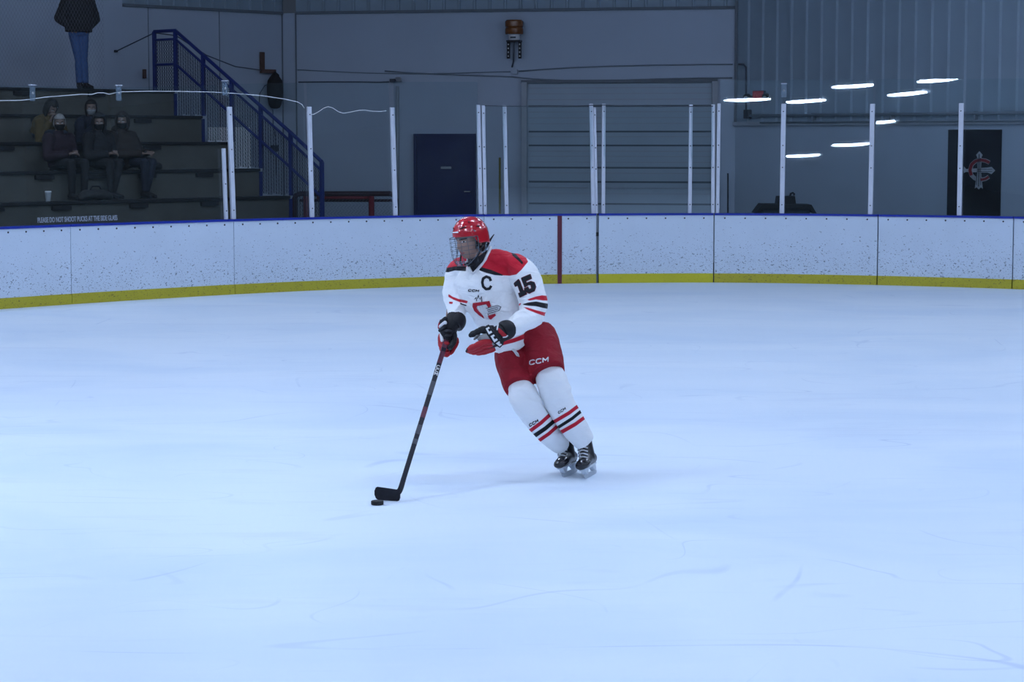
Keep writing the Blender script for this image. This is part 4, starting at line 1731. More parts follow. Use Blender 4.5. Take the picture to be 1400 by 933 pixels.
def figure(name, root, J, look, voxel=.007):
    """clothed person from joints J (world): body, jacket, trousers, shoes, hair"""
    t = root
    R, hc = J['R'], J['head']
    body = MB()
    head_mb(body, hc, R, 80, 60)
    body.tube([J['neck'] - UP * .06, J['neck'], hc - R @ V((0, .012, .07))], [.062, .056, .054], 16)
    body.loft([(J['pelvis'], .13, .09), (J['pelvis'].lerp(J['chest'], .5), .12, .09), (J['chest'], .15, .10), (J['neck'] - UP * .05, .08, .07)], ref=J['fwd'])
    for sd in (0, 1):
        body.tube([J['sh'][sd], J['el'][sd], J['ha'][sd]], [.045, .036, .026], 12)
        dd_ = (J['ha'][sd] - J['el'][sd]).normalized()
        hand_mb(body, J['ha'][sd], dd_, J['palm'], 1 if sd == 0 else -1)
        body.tube([J['hip'][sd], J['kn'][sd], J['an'][sd]], [.07, .05, .035], 12)
    me = remesh(body, voxel, 2)
    paint_head(me, hc, R)
    link('body', me, look.get('skin', M['skin2']), t, smooth=True)
    # jacket
    jk = MB()
    P, C, Nk = J['pelvis'], J['chest'], J['neck']
    w = look.get('w', 1.0)
    hemP = P - (C - P) * look.get('hem', .15)
    jk.loft([(hemP, .185 * w, .15 * w), (P.lerp(C, .4), .185 * w, .15 * w), (C, .20 * w, .15 * w), (C.lerp(Nk, .6), .165 * w, .115), (Nk - UP * .01, .085, .080), (Nk + UP * .04, .072, .072)], ref=J['fwd'])
    for sd in (0, 1):
        s_, e_, h_ = J['sh'][sd], J['el'][sd], J['ha'][sd]
        jk.ball(s_, .085 * w)
        jk.loft([(s_, .082 * w, .082 * w), (s_.lerp(e_, .5), .072 * w, .072 * w), (e_, .064 * w, .064 * w)], n=18)
        jk.ball(e_, .064 * w)
        jk.loft([(e_, .064 * w, .064 * w), (e_.lerp(h_, .6), .056 * w, .056 * w), (e_.lerp(h_, .97), .046 * w, .046 * w)], n=18)
    if look.get('hood'):
        jk.ball(Nk - J['fwd'] * .07 + UP * .03, .11, .09, .07)
    me = remesh(jk, .011, 4)
    for v, nv in zip(me.vertices, [v.normal.copy() for v in me.vertices]):
        q = v.co * 9
        v.co += nv * (.006 * noise.noise(V((q.x, q.y, q.z * 2.2))))
    link('jacket', me, look['jacket'], t, smooth=True)
    tr = MB()
    tr.loft([(P + (C - P) * .25, .155, .115), (P, .165, .125), (J['hip'][0].lerp(J['hip'][1], .5) - UP * .03, .15, .115)], ref=J['fwd'])
    for sd in (0, 1):
        hp, k, a = J['hip'][sd], J['kn'][sd], J['an'][sd]
        tr.ball(hp, .085)
        tr.loft([(hp, .085, .088), (hp.lerp(k, .5), .076, .078), (k, .064, .066)], n=18)
        tr.ball(k, .065)
        tr.loft([(k, .064, .066), (k.lerp(a, .4), .060, .064), (k.lerp(a, .97), .050, .054)], n=18)
    me = remesh(tr, .011, 3)
    for v, nv in zip(me.vertices, [v.normal.copy() for v in me.vertices]):
        q = v.co * 11
        v.co += nv * (.004 * noise.noise(V((q.x, q.y, q.z * 2.5))))
    link('trousers', me, look['trousers'], t, smooth=True)
    for sd in (0, 1):
        a, f = J['an'][sd], J['toe'][sd].normalized()
        z0 = J['floor']
        A = V((a.x, a.y, z0))
        sh = MB()
        sh.loft([(A - f * .085 + UP * .045, .030, .036), (A - f * .05 + UP * .055, .038, .048), (A + f * .03 + UP * .055, .042, .048), (A + f * .11 + UP * .042, .046, .034), (A + f * .17 + UP * .034, .040, .026), (A + f * .195 + UP * .030, .022, .018)], ref=UP, n=18)
        sh.tube([A + UP * .05, a + (J['kn'][sd] - a).normalized() * .05], [.047, .045], 14)
        me = remesh(sh, .008, 3)
        so = link('shoe', me, look['shoes'], t, smooth=True)
        sl_ = MB().loft([(A - f * .092 + UP * .012, .026, .012), (A - f * .05 + UP * .012, .040, .012), (A + f * .10 + UP * .012, .048, .012), (A + f * .18 + UP * .012, .036, .012), (A + f * .20 + UP * .012, .018, .012)], ref=UP, n=16)
        sl_.build('sole', look.get('sole', M['black']), so, smooth=True)
    hs = look.get('hair', 'short')
    if hs == 'long':
        shell(hc, R, (.087, .104, .112, .130, .20), lambda az, q: (q.z > .062 + .0 * q.y or abs(az) > 52) and q.z > -.19, 'hair', look.get('hairm', M['hair']), t, .010)
    elif hs == 'cap':
        shell(hc, R, (.085, .102, .110, .130, .13), lambda az, q: q.z > .035, 'knit_hat', look['hat'], t, .012)
    elif hs == 'hood':
        shell(hc, R, (.100, .108, .125, .142, .17), lambda az, q: (q.z > .085 or abs(az) > 50) and q.z > -.13, 'hood', look['jacket'], t, .014)
        shell(hc, R, (.083, .099, .108, .126, .13), lambda az, q: q.z > .060, 'hair', M['hair'], t, .006)
    else:
        shell(hc, R, (.084, .101, .109, .128, .14), lambda az, q: q.z > .056 or (abs(az) > 78 and q.z > -.05) or (abs(az) > 120 and q.z > -.08), 'hair', look.get('hairm', M['hair']), t, .009)
    if look.get('mask'):
        shell(hc, R, (.079, .118, .10, .13, .128), lambda az, q: abs(az) < 66 and -.108 < q.z < -.022, 'face_mask', look['mask'], t, .004)
    return t


def cloth(n, c, **k):
    return mat(n, (*c, 1), .85, var=k.get('var', .2), vscale=14, bump=.25, bscale=90)


C_black = cloth('black_cloth', (.012, .012, .014))
C_navy = cloth('navy_cloth', (.012, .014, .024))
C_plum = cloth('dark_plum_cloth', (.018, .009, .014))
C_brown = cloth('dark_brown_cloth', (.020, .014, .012))
C_mustard = cloth('mustard_cloth', (.060, .040, .012))
C_jean = cloth('blue_denim', (.032, .068, .17), var=.35)
C_shoe = cloth('dark_shoe', (.010, .009, .010))
C_maskb = cloth('black_mask', (.008, .008, .010))
C_maskw = cloth('pale_mask', (.20, .21, .22))


def seat_joints(row, px_seat, head_px, lean=0.0, foot_px=None, look_dir=None, knees=.10, turn=0.0, handz=.13):
    """seated pose on bleacher row (1..5), feet on the row below"""
    z = zt(row) + .045
    u = RUN * (row - 1) + .20
    lo, hi = -6, S_END
    for _ in range(40):
        s = (lo + hi) / 2
        if proj(bl(s, u, z))[0] < px_seat:
            lo = s
        else:
            hi = s
    F = -BN
    if turn:
        F = (Matrix.Rotation(turn, 3, 'Z') @ F)
    Rt = F.cross(UP).normalized()
    seat = bl(s, u, z)
    P = seat + UP * .115
    head = at(head_px[0], head_px[1], (seat - BN * -.0).y + F.y * .10)
    neck = head - UP * .155 - F * .03
    chest = P.lerp(neck, .62) + F * -.03
    J = dict(fwd=F, pelvis=P, chest=chest, neck=neck, head=head, palm=(F * .1 - UP).normalized() * -1 + F * 0)
    J['palm'] = -UP
    J['R'] = frame_of(look_dir if look_dir is not None else F)
    J['sh'] = [neck - UP * .085 + Rt * .18, neck - UP * .085 - Rt * .18]
    J['el'] = [neck - UP * .34 + Rt * .235 + F * .05, neck - UP * .34 - Rt * .235 + F * .05]
    J['ha'] = [P + F * .31 + Rt * .065 + UP * handz, P + F * .27 - Rt * .055 + UP * (handz + .02)]
    J['hip'] = [P + Rt * .09, P - Rt * .09]
    J['kn'] = [P + F * .42 + Rt * knees, P + F * .42 - Rt * knees]
    zf = zt(row - 1) + .045
    an = []
    for i, sd in enumerate((1, -1)):
        a = P + F * .40 + Rt * (knees * .9) * sd
        a.z = zf + .085
        if foot_px is not None and i == 1:
            q = at(foot_px, 266, a.y)
            d = V((q.x - a.x, 0, 0))
            a = a + TT * (d.x / TT.x) * 1.0
            J['kn'][1] = J['kn'][1] + TT * (d.x / TT.x) * .5
        an.append(a)
    J['an'] = an
    J['toe'] = [F + Rt * .15, F - Rt * .25]
    J['floor'] = zf
    return J, seat


grp = None
FWD_CAM = (CO - bl(0, RUN, 1.6)).normalized()
FWD_CAM.z = -.05
people = [
    ('person in plum jacket and black mask seated leftmost in the front row', 2, 84, (81.5, 168), dict(jacket=C_plum, trousers=C_black, shoes=C_shoe, hair='short', hairm=cloth('grey_hair', (.20, .19, .18)), mask=C_maskb, w=1.15), dict(knees=.12)),
    ('person in black hooded coat seated in the middle of the front row', 2, 138, (135.5, 167.5), dict(jacket=C_black, trousers=C_black, shoes=C_shoe, hair='hood', mask=C_maskb, w=1.18), dict(knees=.14, foot_px=157)),
    ('person in brown hooded coat seated at the right end of the front row', 2, 184, (167.5, 165.5), dict(jacket=C_brown, trousers=C_navy, shoes=C_shoe, hair='hood', mask=C_maskb, w=1.18, hood=True), dict(knees=.13, foot_px=202, look_dir=V((-.1, -1, -.1)))),
    ('person in mustard jacket bending forward behind the front row spectators', 3, 58, (70, 147), dict(jacket=C_mustard, trousers=C_navy, shoes=C_shoe, hair='long', w=1.08), dict(look_dir=V((.7, -.5, -.6)), handz=.2)),
    ('person in dark coat with pale face mask and dark hair, topmost of the seated spectators', 3, 118, (124.5, 147.5), dict(jacket=C_navy, trousers=C_black, shoes=C_shoe, hair='long', mask=C_maskw, w=1.05), dict())]
for lab, row, ps, hp, look, kw in people:
    J, seat = seat_joints(row, ps, hp, **kw)
    if 'look_dir' not in kw:
        J['R'] = frame_of(FWD_CAM)
    root = thing('person', seat, lab, 'person', grp)
    figure('person', root, J, look)


def stand_joints(px, u, turn=0.0, cross=.0, z=None, hx=0.0):
    z = zt(5) + .045 if z is None else z
    lo, hi = -8, S_END
    for _ in range(40):
        s = (lo + hi) / 2
        if proj(bl(s, u, z))[0] < px:
            lo = s
        else:
            hi = s
    base = bl(s, u, z)
    F = Matrix.Rotation(turn, 3, 'Z') @ V((-BN))
    Rt = F.cross(UP).normalized()
    sh = V((hx, 0, 0))
    P = base + UP * .93 + sh
    C = base + UP * 1.27 + sh
    Nk = base + UP * 1.47 + sh
    J = dict(fwd=F, pelvis=P, chest=C, neck=Nk, head=base + UP * 1.635 + F * .03 + sh, palm=F * 1.0, floor=z)
    J['R'] = frame_of(F - UP * .1)
    J['sh'] = [Nk - UP * .08 + Rt * .19, Nk - UP * .08 - Rt * .19]
    J['el'] = [Nk - UP * .34 + Rt * .31 - F * .04, Nk - UP * .34 - Rt * .31 - F * .04]
    J['ha'] = [P + UP * .10 + F * .20 + Rt * .13, P + UP * .12 + F * .20 - Rt * .13]
    J['hip'] = [P - UP * .04 + Rt * .085, P - UP * .04 - Rt * .085]
    J['kn'] = [base + UP * .49 + Rt * (.06 - cross) + F * .02 + sh * .5, base + UP * .49 - Rt * (.06 - cross) + F * .03 + sh * .5]
    J['an'] = [base + UP * .09 + Rt * .055, base + UP * .09 - Rt * .055]
    J['toe'] = [F + Rt * .3, F - Rt * .2]
    J['ha'] = [P + UP * .06 + F * .05 + Rt * .15, P + UP * .06 + F * .05 - Rt * .15]   # hands in the pockets
    return J, base


J, b_ = stand_joints(113, RUN * 4 + .45, turn=-.25, cross=.02, hx=-.05)
figure('person', thing('person', b_, 'person in black jacket and blue jeans standing on the top row of the stand', 'person'), J,
       dict(jacket=C_black, trousers=C_jean, shoes=C_shoe, w=1.22, hem=.05))
J, b_ = stand_joints(-29, RUN * 4 + .45, turn=.1)
figure('person', thing('person', b_, 'person in black jacket standing mostly outside the left edge of the picture', 'person'), J,
       dict(jacket=C_black, trousers=C_navy, shoes=C_shoe, w=1.18))

# belongings on the stand
cpx = at(65, 272, 31.05)
zc = zt(1) + .045
c0 = None
lo, hi = -5, S_END


def bl_px(px, u, z):
    lo, hi = -6, S_END
    for _ in range(40):
        s = (lo + hi) / 2
        if proj(bl(s, u, z))[0] < px:
            lo = s
        else:
            hi = s
    return bl(s, u, z)


c0 = bl_px(66, .14, zc)
cup = thing('paper_cup', c0, 'pale paper cup standing on the front row at the left spectators feet', 'cup')
MB().lathe(c0, [(.032, 0), (.034, .002), (.045, .125), (.047, .13)], 18).build('cup', M['cupw'], cup, smooth=True, angle=40)
MB().lathe(c0 + UP * .128, [(.047, 0), (.048, .012), (.040, .02)], 18).build('lid', M['white'], cup, smooth=True, angle=40)


def soft_bag(px, u, z, w, h, lab, m):
    c = bl_px(px, u, z)
    b = thing('bag', c, lab, 'bag')
    mb = MB().loft([(c - TT * w, .05, h * .25), (c - TT * w * .8 + UP * h * .42, .12, h * .42), (c + UP * h * .5, .14, h * .5), (c + TT * w * .8 + UP * h * .36, .12, h * .36), (c + TT * w, .05, h * .2)], ref=UP, n=18)
    me = remesh(mb, .015, 4)
    for v, nv in zip(me.vertices, [v.normal.copy() for v in me.vertices]):
        v.co += nv * .02 * noise.noise(v.co * 9)
        v.co.z = max(v.co.z, z + .002)
    link('body', me, m, b, smooth=True)
    MB().tube([c - TT * w * .4 + UP * h * .85, c - TT * w * .25 + UP * h * 1.25, c + TT * w * .25 + UP * h * 1.25, c + TT * w * .4 + UP * h * .85], .014, 8).build('handle', M['black'], b, smooth=True)


soft_bag(131, .16, zc, .26, .16, 'low black bag lying on the front row between the spectators feet', M['bag'])
soft_bag(205, RUN + .2, zt(2) + .045, .16, .13, 'small black bag on the second row right of the brown coated spectator', M['bag'])
# ------------------------------------------------------------------ the skater
Y0 = 14.25
PX = Y0 / FPX


def J_(px, py, dy=0.0):
    return at(px, py, Y0 + dy)


def S(*rows):
    """stations (px, py, dy, half width px, half depth m) -> loft list"""
    return [(J_(a, b, c), w * (Y0 + c) / FPX, d) for a, b, c, w, d in rows]


def paint_fields(me, fields, test=None):
    """signed distance (pixels) to the nearest polygon of every colour, stored on the vertices"""
    n = len(me.vertices)
    for name, polys in fields.items():
        boxes = [(min(p[0] for p in q) - 6, max(p[0] for p in q) + 6, min(p[1] for p in q) - 6, max(p[1] for p in q) + 6) for q in polys]
        buf = [6.0] * n
        for i, v in enumerate(me.vertices):
            if test and not test(v.co):
                continue
            x, y = proj(v.co)
            for q, bx in zip(polys, boxes):
                if bx[0] < x < bx[1] and bx[2] < y < bx[3]:
                    buf[i] = min(buf[i], sdf(q, x, y))
        a = me.attributes.new(name, 'FLOAT', 'POINT')
        a.data.foreach_set('value', buf)


def wrinkle(me, amp, f=(10, 10, 24), seed=0.0, where=None):
    nrm_ = [v.normal.copy() for v in me.vertices]
    for v, nv in zip(me.vertices, nrm_):
        q = v.co.copy()
        k = noise.noise(V((q.x * f[0] + seed, q.y * f[1], q.z * f[2]))) + .5 * noise.noise(V((q.x * f[0] * 2.3, q.y * f[1] * 2.3 + seed, q.z * f[2] * 1.7)))
        v.co = q + nv * amp * k * (where(q) if where else 1)


RED = (.55, .012, .030)
BLK = (.010, .010, .014)
M['jersey'] = layered('white_jersey_cloth', (.86, .86, .87), [('red', RED), ('black', BLK)], rough=.75, bump=.08, bscale=300, var=.03, sheen=.1, fold=.55)
M['pants'] = layered('red_pants_cloth', (.26, .008, .018), [], rough=.7, bump=.1, bscale=260, var=.1, fold=.5)
M['sock'] = layered('white_sock_knit', (.80, .81, .83), [('red', (.48, .012, .030)), ('black', BLK)], rough=.85, bump=.1, bscale=260, var=.03, fold=.35)
M['ink'] = mat('black_twill', (.010, .010, .014, 1), .7, var=.1)
M['maroon'] = mat('maroon_twill', (.16, .010, .022, 1), .7, var=.1)
M['redtwill'] = mat('red_twill', (.40, .012, .028, 1), .7, var=.1)
M['silvertwill'] = mat('grey_twill', (.66, .67, .70, 1), .7, var=.1)
M['whiteprint'] = mat('white_print', (.72, .72, .74, 1), .6, var=.05)
M['helmet'] = mat('glossy_red_helmet', (.46, .006, .016, 1), .22, spec=.55, var=.05, coat=.5)
M['wire'] = mat('steel_wire', (.10, .115, .14, 1), .4, metal=.3)
M['gloveblk'] = mat('black_glove_nylon', (.010, .010, .013, 1), .55, var=.3, vscale=30, bump=.2, bscale=120)
M['glovered'] = mat('red_glove_nylon', (.36, .010, .018, 1), .55, var=.15, vscale=30, bump=.2, bscale=120)
M['palm'] = mat('grey_palm_leather', (.30, .30, .30, 1), .7, var=.2, vscale=20)
M['skateblk'] = mat('black_skate_boot', (.014, .014, .018, 1), .35, spec=.5, var=.3, vscale=30)
M['toecap'] = mat('shiny_toe_cap', (.010, .010, .016, 1), .2, spec=.6)
M['lace'] = mat('grey_skate_lace', (.55, .56, .59, 1), .8)
M['holder'] = mat('white_blade_holder', (.58, .64, .72, 1), .35)
M['steel'] = mat('skate_steel', (.50, .55, .62, 1), .3, metal=.35)
M['stickblk'] = mat('black_stick', (.012, .012, .020, 1), .4, var=.3, vscale=12)
M['stickgrey'] = mat('grey_stick_print', (.07, .07, .085, 1), .4, var=.5, vscale=40)
M['stickred'] = mat('dull_red_stick_print', (.11, .03, .05, 1), .4, var=.4, vscale=30)
M['tape'] = mat('black_blade_tape', (.016, .016, .022, 1), .9, var=.4, vscale=30)
M['puck'] = mat('rubber_puck', (.012, .012, .014, 1), .6)
M['clear'] = film_mat()

foot = ground(785, 650)
player = thing('person', (foot.x, foot.y, 0), 'hockey player in white and red jersey number 15 and red helmet skating with the stick', 'person')

# ---- head
HF = V((-.74, -.66, -.13))
HR = frame_of(HF, V((-.10, 0, 1)))
HC = J_(642.5, 328, -.16)
body = MB()
head_mb(body, HC, HR, 128, 100)
body.tube([J_(658, 372, -.02), J_(652, 352, -.10), HC - HR @ V((0, .02, .06))], [.070, .060, .056], 20)
body.loft(S((716, 470, .06, 22, .11), (686, 430, .0, 27, .12), (668, 392, -.03, 32, .12), (659, 366, -.04, 18, .08)))
for pts in ([(628, 376, .06), (620, 414, .02), (614, 446, -.12)], [(712, 376, -.12), (730, 432, -.22), (694, 456, -.36)]):
    body.tube([J_(*p) for p in pts], [.05, .04, .03], 12)
for pts in ([(703, 472, .06), (708, 532, -.22), (768, 612, -.04)], [(732, 468, .06), (754, 522, -.20), (799, 608, -.12)]):
    body.tube([J_(*p) for p in pts], [.08, .055, .038], 12)
me = remesh(body, .0045, 1, .4)
paint_head(me, HC, HR)
link('body', me, M['skin'], player, smooth=True)
# black neck guard and under-collar
ng = MB().loft(S((659, 374, -.05, 19, .085), (655, 362, -.09, 15, .075), (652, 352, -.11, 13, .066), (651, 346, -.11, 12.5, .062)))
me = remesh(ng, .008, 2)
link('neck_guard', me, M['gloveblk'], player, smooth=True)

# ---- jersey
jb = MB()
jb.loft(S((702, 474, .02, 27, .15), (696, 462, .01, 28.5, .16), (688, 446, .0, 31, .17), (677, 422, -.03, 35, .175), (668, 400, -.05, 39, .17), (663, 383, -.06, 42, .155), (660, 371, -.06, 38, .13), (658, 362, -.06, 26, .105), (656, 355, -.06, 16.5, .085)), n=40)
# right arm (picture left) and left arm with shoulder caps
jb.loft(S((640, 362, .03, 11, .08), (627, 368, .05, 15, .09), (622, 384, .05, 15.5, .085), (620, 402, .03, 14.5, .08), (622, 416, -.02, 13.5, .075), (624, 428, -.07, 12.5, .07), (622, 437, -.11, 11.5, .066)))
jb.loft(S((690, 356, -.06, 11, .08), (703, 362, -.09, 16, .10), (715, 375, -.13, 20, .105), (723, 393, -.16, 20.5, .10), (728, 412, -.20, 19.5, .095), (729, 428, -.23, 18.5, .09)))
jb.ball(J_(728.5, 428.5, -.24), 17 * PX)
jb.loft(S((730, 430, -.24, 16.5, .085), (718, 438, -.29, 16, .08), (706, 445, -.33, 14, .072), (696, 450, -.36, 12, .064)))
jb.ball(J_(640, 366, .0), .09)
jb.loft(S((664, 356, -.06, 13, .085), (678, 355.5, -.06, 14.5, .095), (692, 358.5, -.07, 15, .10), (705, 366, -.09, 16, .10)))
jme = remesh(jb, .0075, 5)
wrinkle(jme, .0085, (6, 6, 15), 3.1)
wrinkle(jme, .0040, (20, 20, 12), 8.4)
red = [[(670, 330), (684, 332), (697, 336), (716, 346), (722, 358), (713, 369), (706, 375.5), (697, 377.2), (687, 376.6), (672, 371.5), (657.5, 366.5), (664, 356), (668.5, 345)],
       [(604, 372), (606, 352), (624, 340), (637.5, 352), (638.5, 365), (624, 365.2), (613, 367)]]
black = [[(654.5, 367), (659, 365.6), (673, 369.7), (687, 375.6), (690, 377.4), (676, 376.3), (665, 373.5), (656, 370.2)],
         [(698, 344), (706, 348.2), (715, 358.5), (715, 363), (709, 357), (701, 350)],
         [(602, 367), (612, 366.2), (624, 364), (637.5, 364.6), (637, 371), (622, 370), (613, 372.5), (602, 372)]]
vneck = [[(640, 340), (668, 340), (663, 354), (655, 366.5), (646, 374), (641, 364)]]
la_red = [[(719, 410.5), (724, 408.5), (733, 405.5), (741, 404), (752, 405), (752, 411.5), (742, 411), (733, 409.6), (724, 411.2)],
          [(703, 424), (706, 419), (711, 414.5), (713, 415.5), (709, 419.5), (707.5, 424), (705, 426)],
          [(714, 419.5), (722, 421), (733, 424.3), (744, 427.2), (752, 428), (752, 434), (743, 432), (732, 428), (722, 424)]]
la_blk = [[(712, 416.8), (722, 413.8), (733, 412.4), (744, 414.5), (752, 416), (752, 423), (743, 421.5), (733, 419), (722, 418.2)]]
ra_red = [[(613, 402), (619, 406), (627, 409), (635, 410.5), (640, 412), (638, 415), (628, 413), (620, 410), (613, 406)], [(614, 412.5), (619, 413), (619, 416), (614, 415.5)]]
ra_blk = [[(629, 414.2), (638, 417.3), (637.5, 419), (629, 416)]]
hem_red = [[(660, 474), (676, 470), (690, 466.5), (703, 462.5), (714, 458), (732, 449), (733, 455.5), (716, 464), (703, 468.5), (690, 471.8), (676, 475), (660, 480)]]
arm_axis = (J_(724, 395, -.16), J_(729, 428, -.23))


def near_left_arm(q):
    a, b = arm_axis
    t = max(-.2, min(1.25, (q - a).dot(b - a) / (b - a).length_squared))
    return (q - (a + (b - a) * t)).length < .118


def merge(me, specs):
    n = len(me.vertices)
    out = {'red': [6.0] * n, 'black': [6.0] * n}
    co = [v.co.copy() for v in me.vertices]
    pr = [proj(c) for c in co]
    for key, polys, test in specs:
        for q in polys:
            x0, x1 = min(p[0] for p in q) - 6, max(p[0] for p in q) + 6
            y0, y1 = min(p[1] for p in q) - 6, max(p[1] for p in q) + 6
            for i, (x, y) in enumerate(pr):
                if x0 < x < x1 and y0 < y < y1 and (test is None or test(co[i])):
                    out[key][i] = min(out[key][i], sdf(q, x, y))
    for k, b in out.items():
        me.attributes.new(k, 'FLOAT', 'POINT').data.foreach_set('value', b)


merge(jme, [('red', red, None), ('black', black, None), ('black', vneck, lambda q: q.y < Y0 + .02),
            ('red', la_red, near_left_arm), ('black', la_blk, near_left_arm),
            ('red', ra_red, lambda q: proj(q)[0] < 645), ('black', ra_blk, None),
            ('red', hem_red, lambda q: not near_left_arm(q) and q.y > Y0 - .22)])
JB = bvh_of(jme)
jersey = link('jersey', jme, M['jersey'], player, smooth=True)

# white collar piping round the V
cw = MB()
pts = []
for x, y in ((671, 337), (668, 345), (663.5, 354.5), (658, 362.5), (652, 369.5), (646.5, 374), (643, 370), (640.5, 364), (638, 358)):
    r = ray(x, y).normalized()
    h, nrm, _, _ = JB.ray_cast(CO, r)
    pts.append((h if h is not None else J_(x, y, -.10)) - r * .004)
cw.tube(pts, [.011, .011, .0105, .010, .009, .008, .009, .0095, .009], 8)
cw.build('collar', M['whiteprint'], jersey, smooth=True)

# captain letter, numerals, crest, maker's mark
decal('captain_letter', stroke([(671, 384.5), (669.3, 380.2), (664.8, 378.6), (660.6, 381), (659.4, 386.5), (660.6, 392), (664.5, 395.6), (669, 395), (671.6, 391)], 3.5), JB, M['ink'], jersey)
one = [(703.2, 387.8), (709, 382.4), (710.6, 384.8), (715.4, 398), (718.2, 396.9), (719.8, 402.4), (711.2, 406.4), (709.4, 401.4), (712, 400.3), (708.2, 390.2), (705, 391.6)]
five = [(713, 380.5), (724.8, 375.5), (726.5, 381), (718.8, 384.4), (719.9, 387.6), (725.7, 385.2), (730.2, 386.6), (732.4, 392.7), (730.4, 398), (723.7, 401.2), (719, 399.2), (717, 395), (721.6, 392.9), (723.6, 396.3), (726.8, 394.7), (725.9, 389.6), (722.7, 389.2), (717.6, 392.9)]


def fat(poly, k):
    cx = sum(p[0] for p in poly) / len(poly); cy = sum(p[1] for p in poly) / len(poly)
    return [(cx + (x - cx) * k, cy + (y - cy) * k) for x, y in poly]


out1 = stroke(one + [one[0]], 1.5)
out5 = stroke(five + [five[0]], 1.5)
decal('numeral', [one] + out1, JB, M['maroon'], jersey, .0025)
decal('numeral', [five] + out5, JB, M['maroon'], jersey, .0025)
decal('numeral_face', [one], JB, M['ink'], jersey, .0045)
decal('numeral_face', [five], JB, M['ink'], jersey, .0045)
decal('crest', [[(647.2, 414.5), (669.2, 411.6), (671.6, 419), (667.5, 420.6), (664.8, 416), (652.5, 418.2), (652, 421), (654.5, 425), (661, 432), (662.5, 435.5), (655, 430.5), (649, 425), (646.4, 419)],
               [(667, 432), (677, 428.6), (678, 431.2), (671.5, 436.8), (669, 436)]], JB, M['redtwill'], jersey, .0056)
decal('crest_cross', [[(651.5, 406), (654, 403.2), (655.5, 406), (657.2, 404), (658, 407.5), (658.5, 415), (661.5, 424), (665.5, 433.5), (668, 437), (663, 436), (660, 431), (656, 422), (652.8, 414)],
                      [(657, 419.5), (664, 421.5), (680, 417.8), (684.8, 419.6), (682, 424.8), (668, 428.6), (661, 429)]], JB, M['silvertwill'], jersey, .0032)
decal('crest_outline', stroke([(649, 409.5), (651, 407), (652, 412)], .7) + stroke([(653, 409), (654.3, 403.5), (656, 409)], .7) + stroke([(656.5, 410), (658.5, 405.5), (658.8, 413)], .7)
      + stroke([(664.5, 421.8), (680, 418), (684.8, 419.8), (682.2, 424.6), (668.5, 428.4)], .7) + stroke([(666, 424), (680.5, 420.4)], .7) + stroke([(667, 426.2), (681, 422.6)], .7)
      + stroke([(667, 428.5), (669.5, 435.5)], .7), JB, M['ink'], jersey, .0048)
decal('maker_mark', word('CCM', 640.5, 395.8, 14, 2.6, .06, .9), JB, M['ink'], jersey)

# ---- pants
pb = MB()
pb.loft(S((716, 452, .05, 26, .15), (722, 466, .05, 31, .165), (724, 480, .03, 33, .15), (722, 488, .01, 28, .12)))
pb.loft(S((733, 455, .06, 26, .15), (739, 474, .0, 27.5, .155), (744, 491, -.08, 26.5, .145), (748, 506, -.17, 25, .125), (750, 512, -.20, 24.5, .115)))
pb.loft(S((702, 468, .06, 26, .14), (701, 490, .0, 25, .14), (704, 510, -.10, 22, .13), (708.5, 527, -.19, 21, .115), (709.5, 531, -.21, 20.5, .11)))
pme = remesh(pb, .0085, 3)
wrinkle(pme, .006, (9, 9, 9), 5.5)
PB = bvh_of(pme)
pants = link('hockey_pants', pme, M['pants'], player, smooth=True)
decal('maker_mark', word('CCM', 723.5, 493.5, 25, 5.6, -.17, 1.35), PB, M['whiteprint'], pants)
lc = []
for x, y in ((699, 477), (703, 481), (707, 486.5), (709.5, 487.5), (708, 484), (703.5, 478.5), (701, 477)):
    r = ray(x, y).normalized()
    h, nrm, _, _ = PB.ray_cast(CO, r)
    lc.append((h if h is not None else J_(x, y, -.1)) - r * .008)
MB().tube(lc, .005, 6).build('waist_lace', M['whiteprint'], pants, smooth=True)

# ---- socks over shin pads
def sock(rows, redp, blkp, word_args, seed):
    sb = MB().loft(S(*rows), n=32)
    sm = remesh(sb, .007, 4)
    wrinkle(sm, .0095, (6, 6, 20), seed, lambda q: .25 + .75 * max(0, min(1, (q.z - .42) / .15)))
    merge(sm, [('red', redp, None), ('black', blkp, None)])
    B = bvh_of(sm)
    o = link('sock', sm, M['sock'], player, smooth=True)
    decal('maker_mark', word(*word_args), B, M['ink'], o, .003)


def bandpoly(a, b, c, d, ext=.35):
    """stripe corners (upper-left, upper-right, lower-right, lower-left) stretched past both edges, bowed round the leg"""
    dx, dy = (b[0] - a[0]) * ext, (b[1] - a[1]) * ext
    mid = lambda p, q: ((p[0] + q[0]) / 2 + .8, (p[1] + q[1]) / 2 + 1.2)
    return [(a[0] - dx, a[1] - dy), mid(a, b), (b[0] + dx, b[1] + dy), (c[0] + dx, c[1] + dy), mid(d, c), (d[0] - dx, d[1] - dy)]


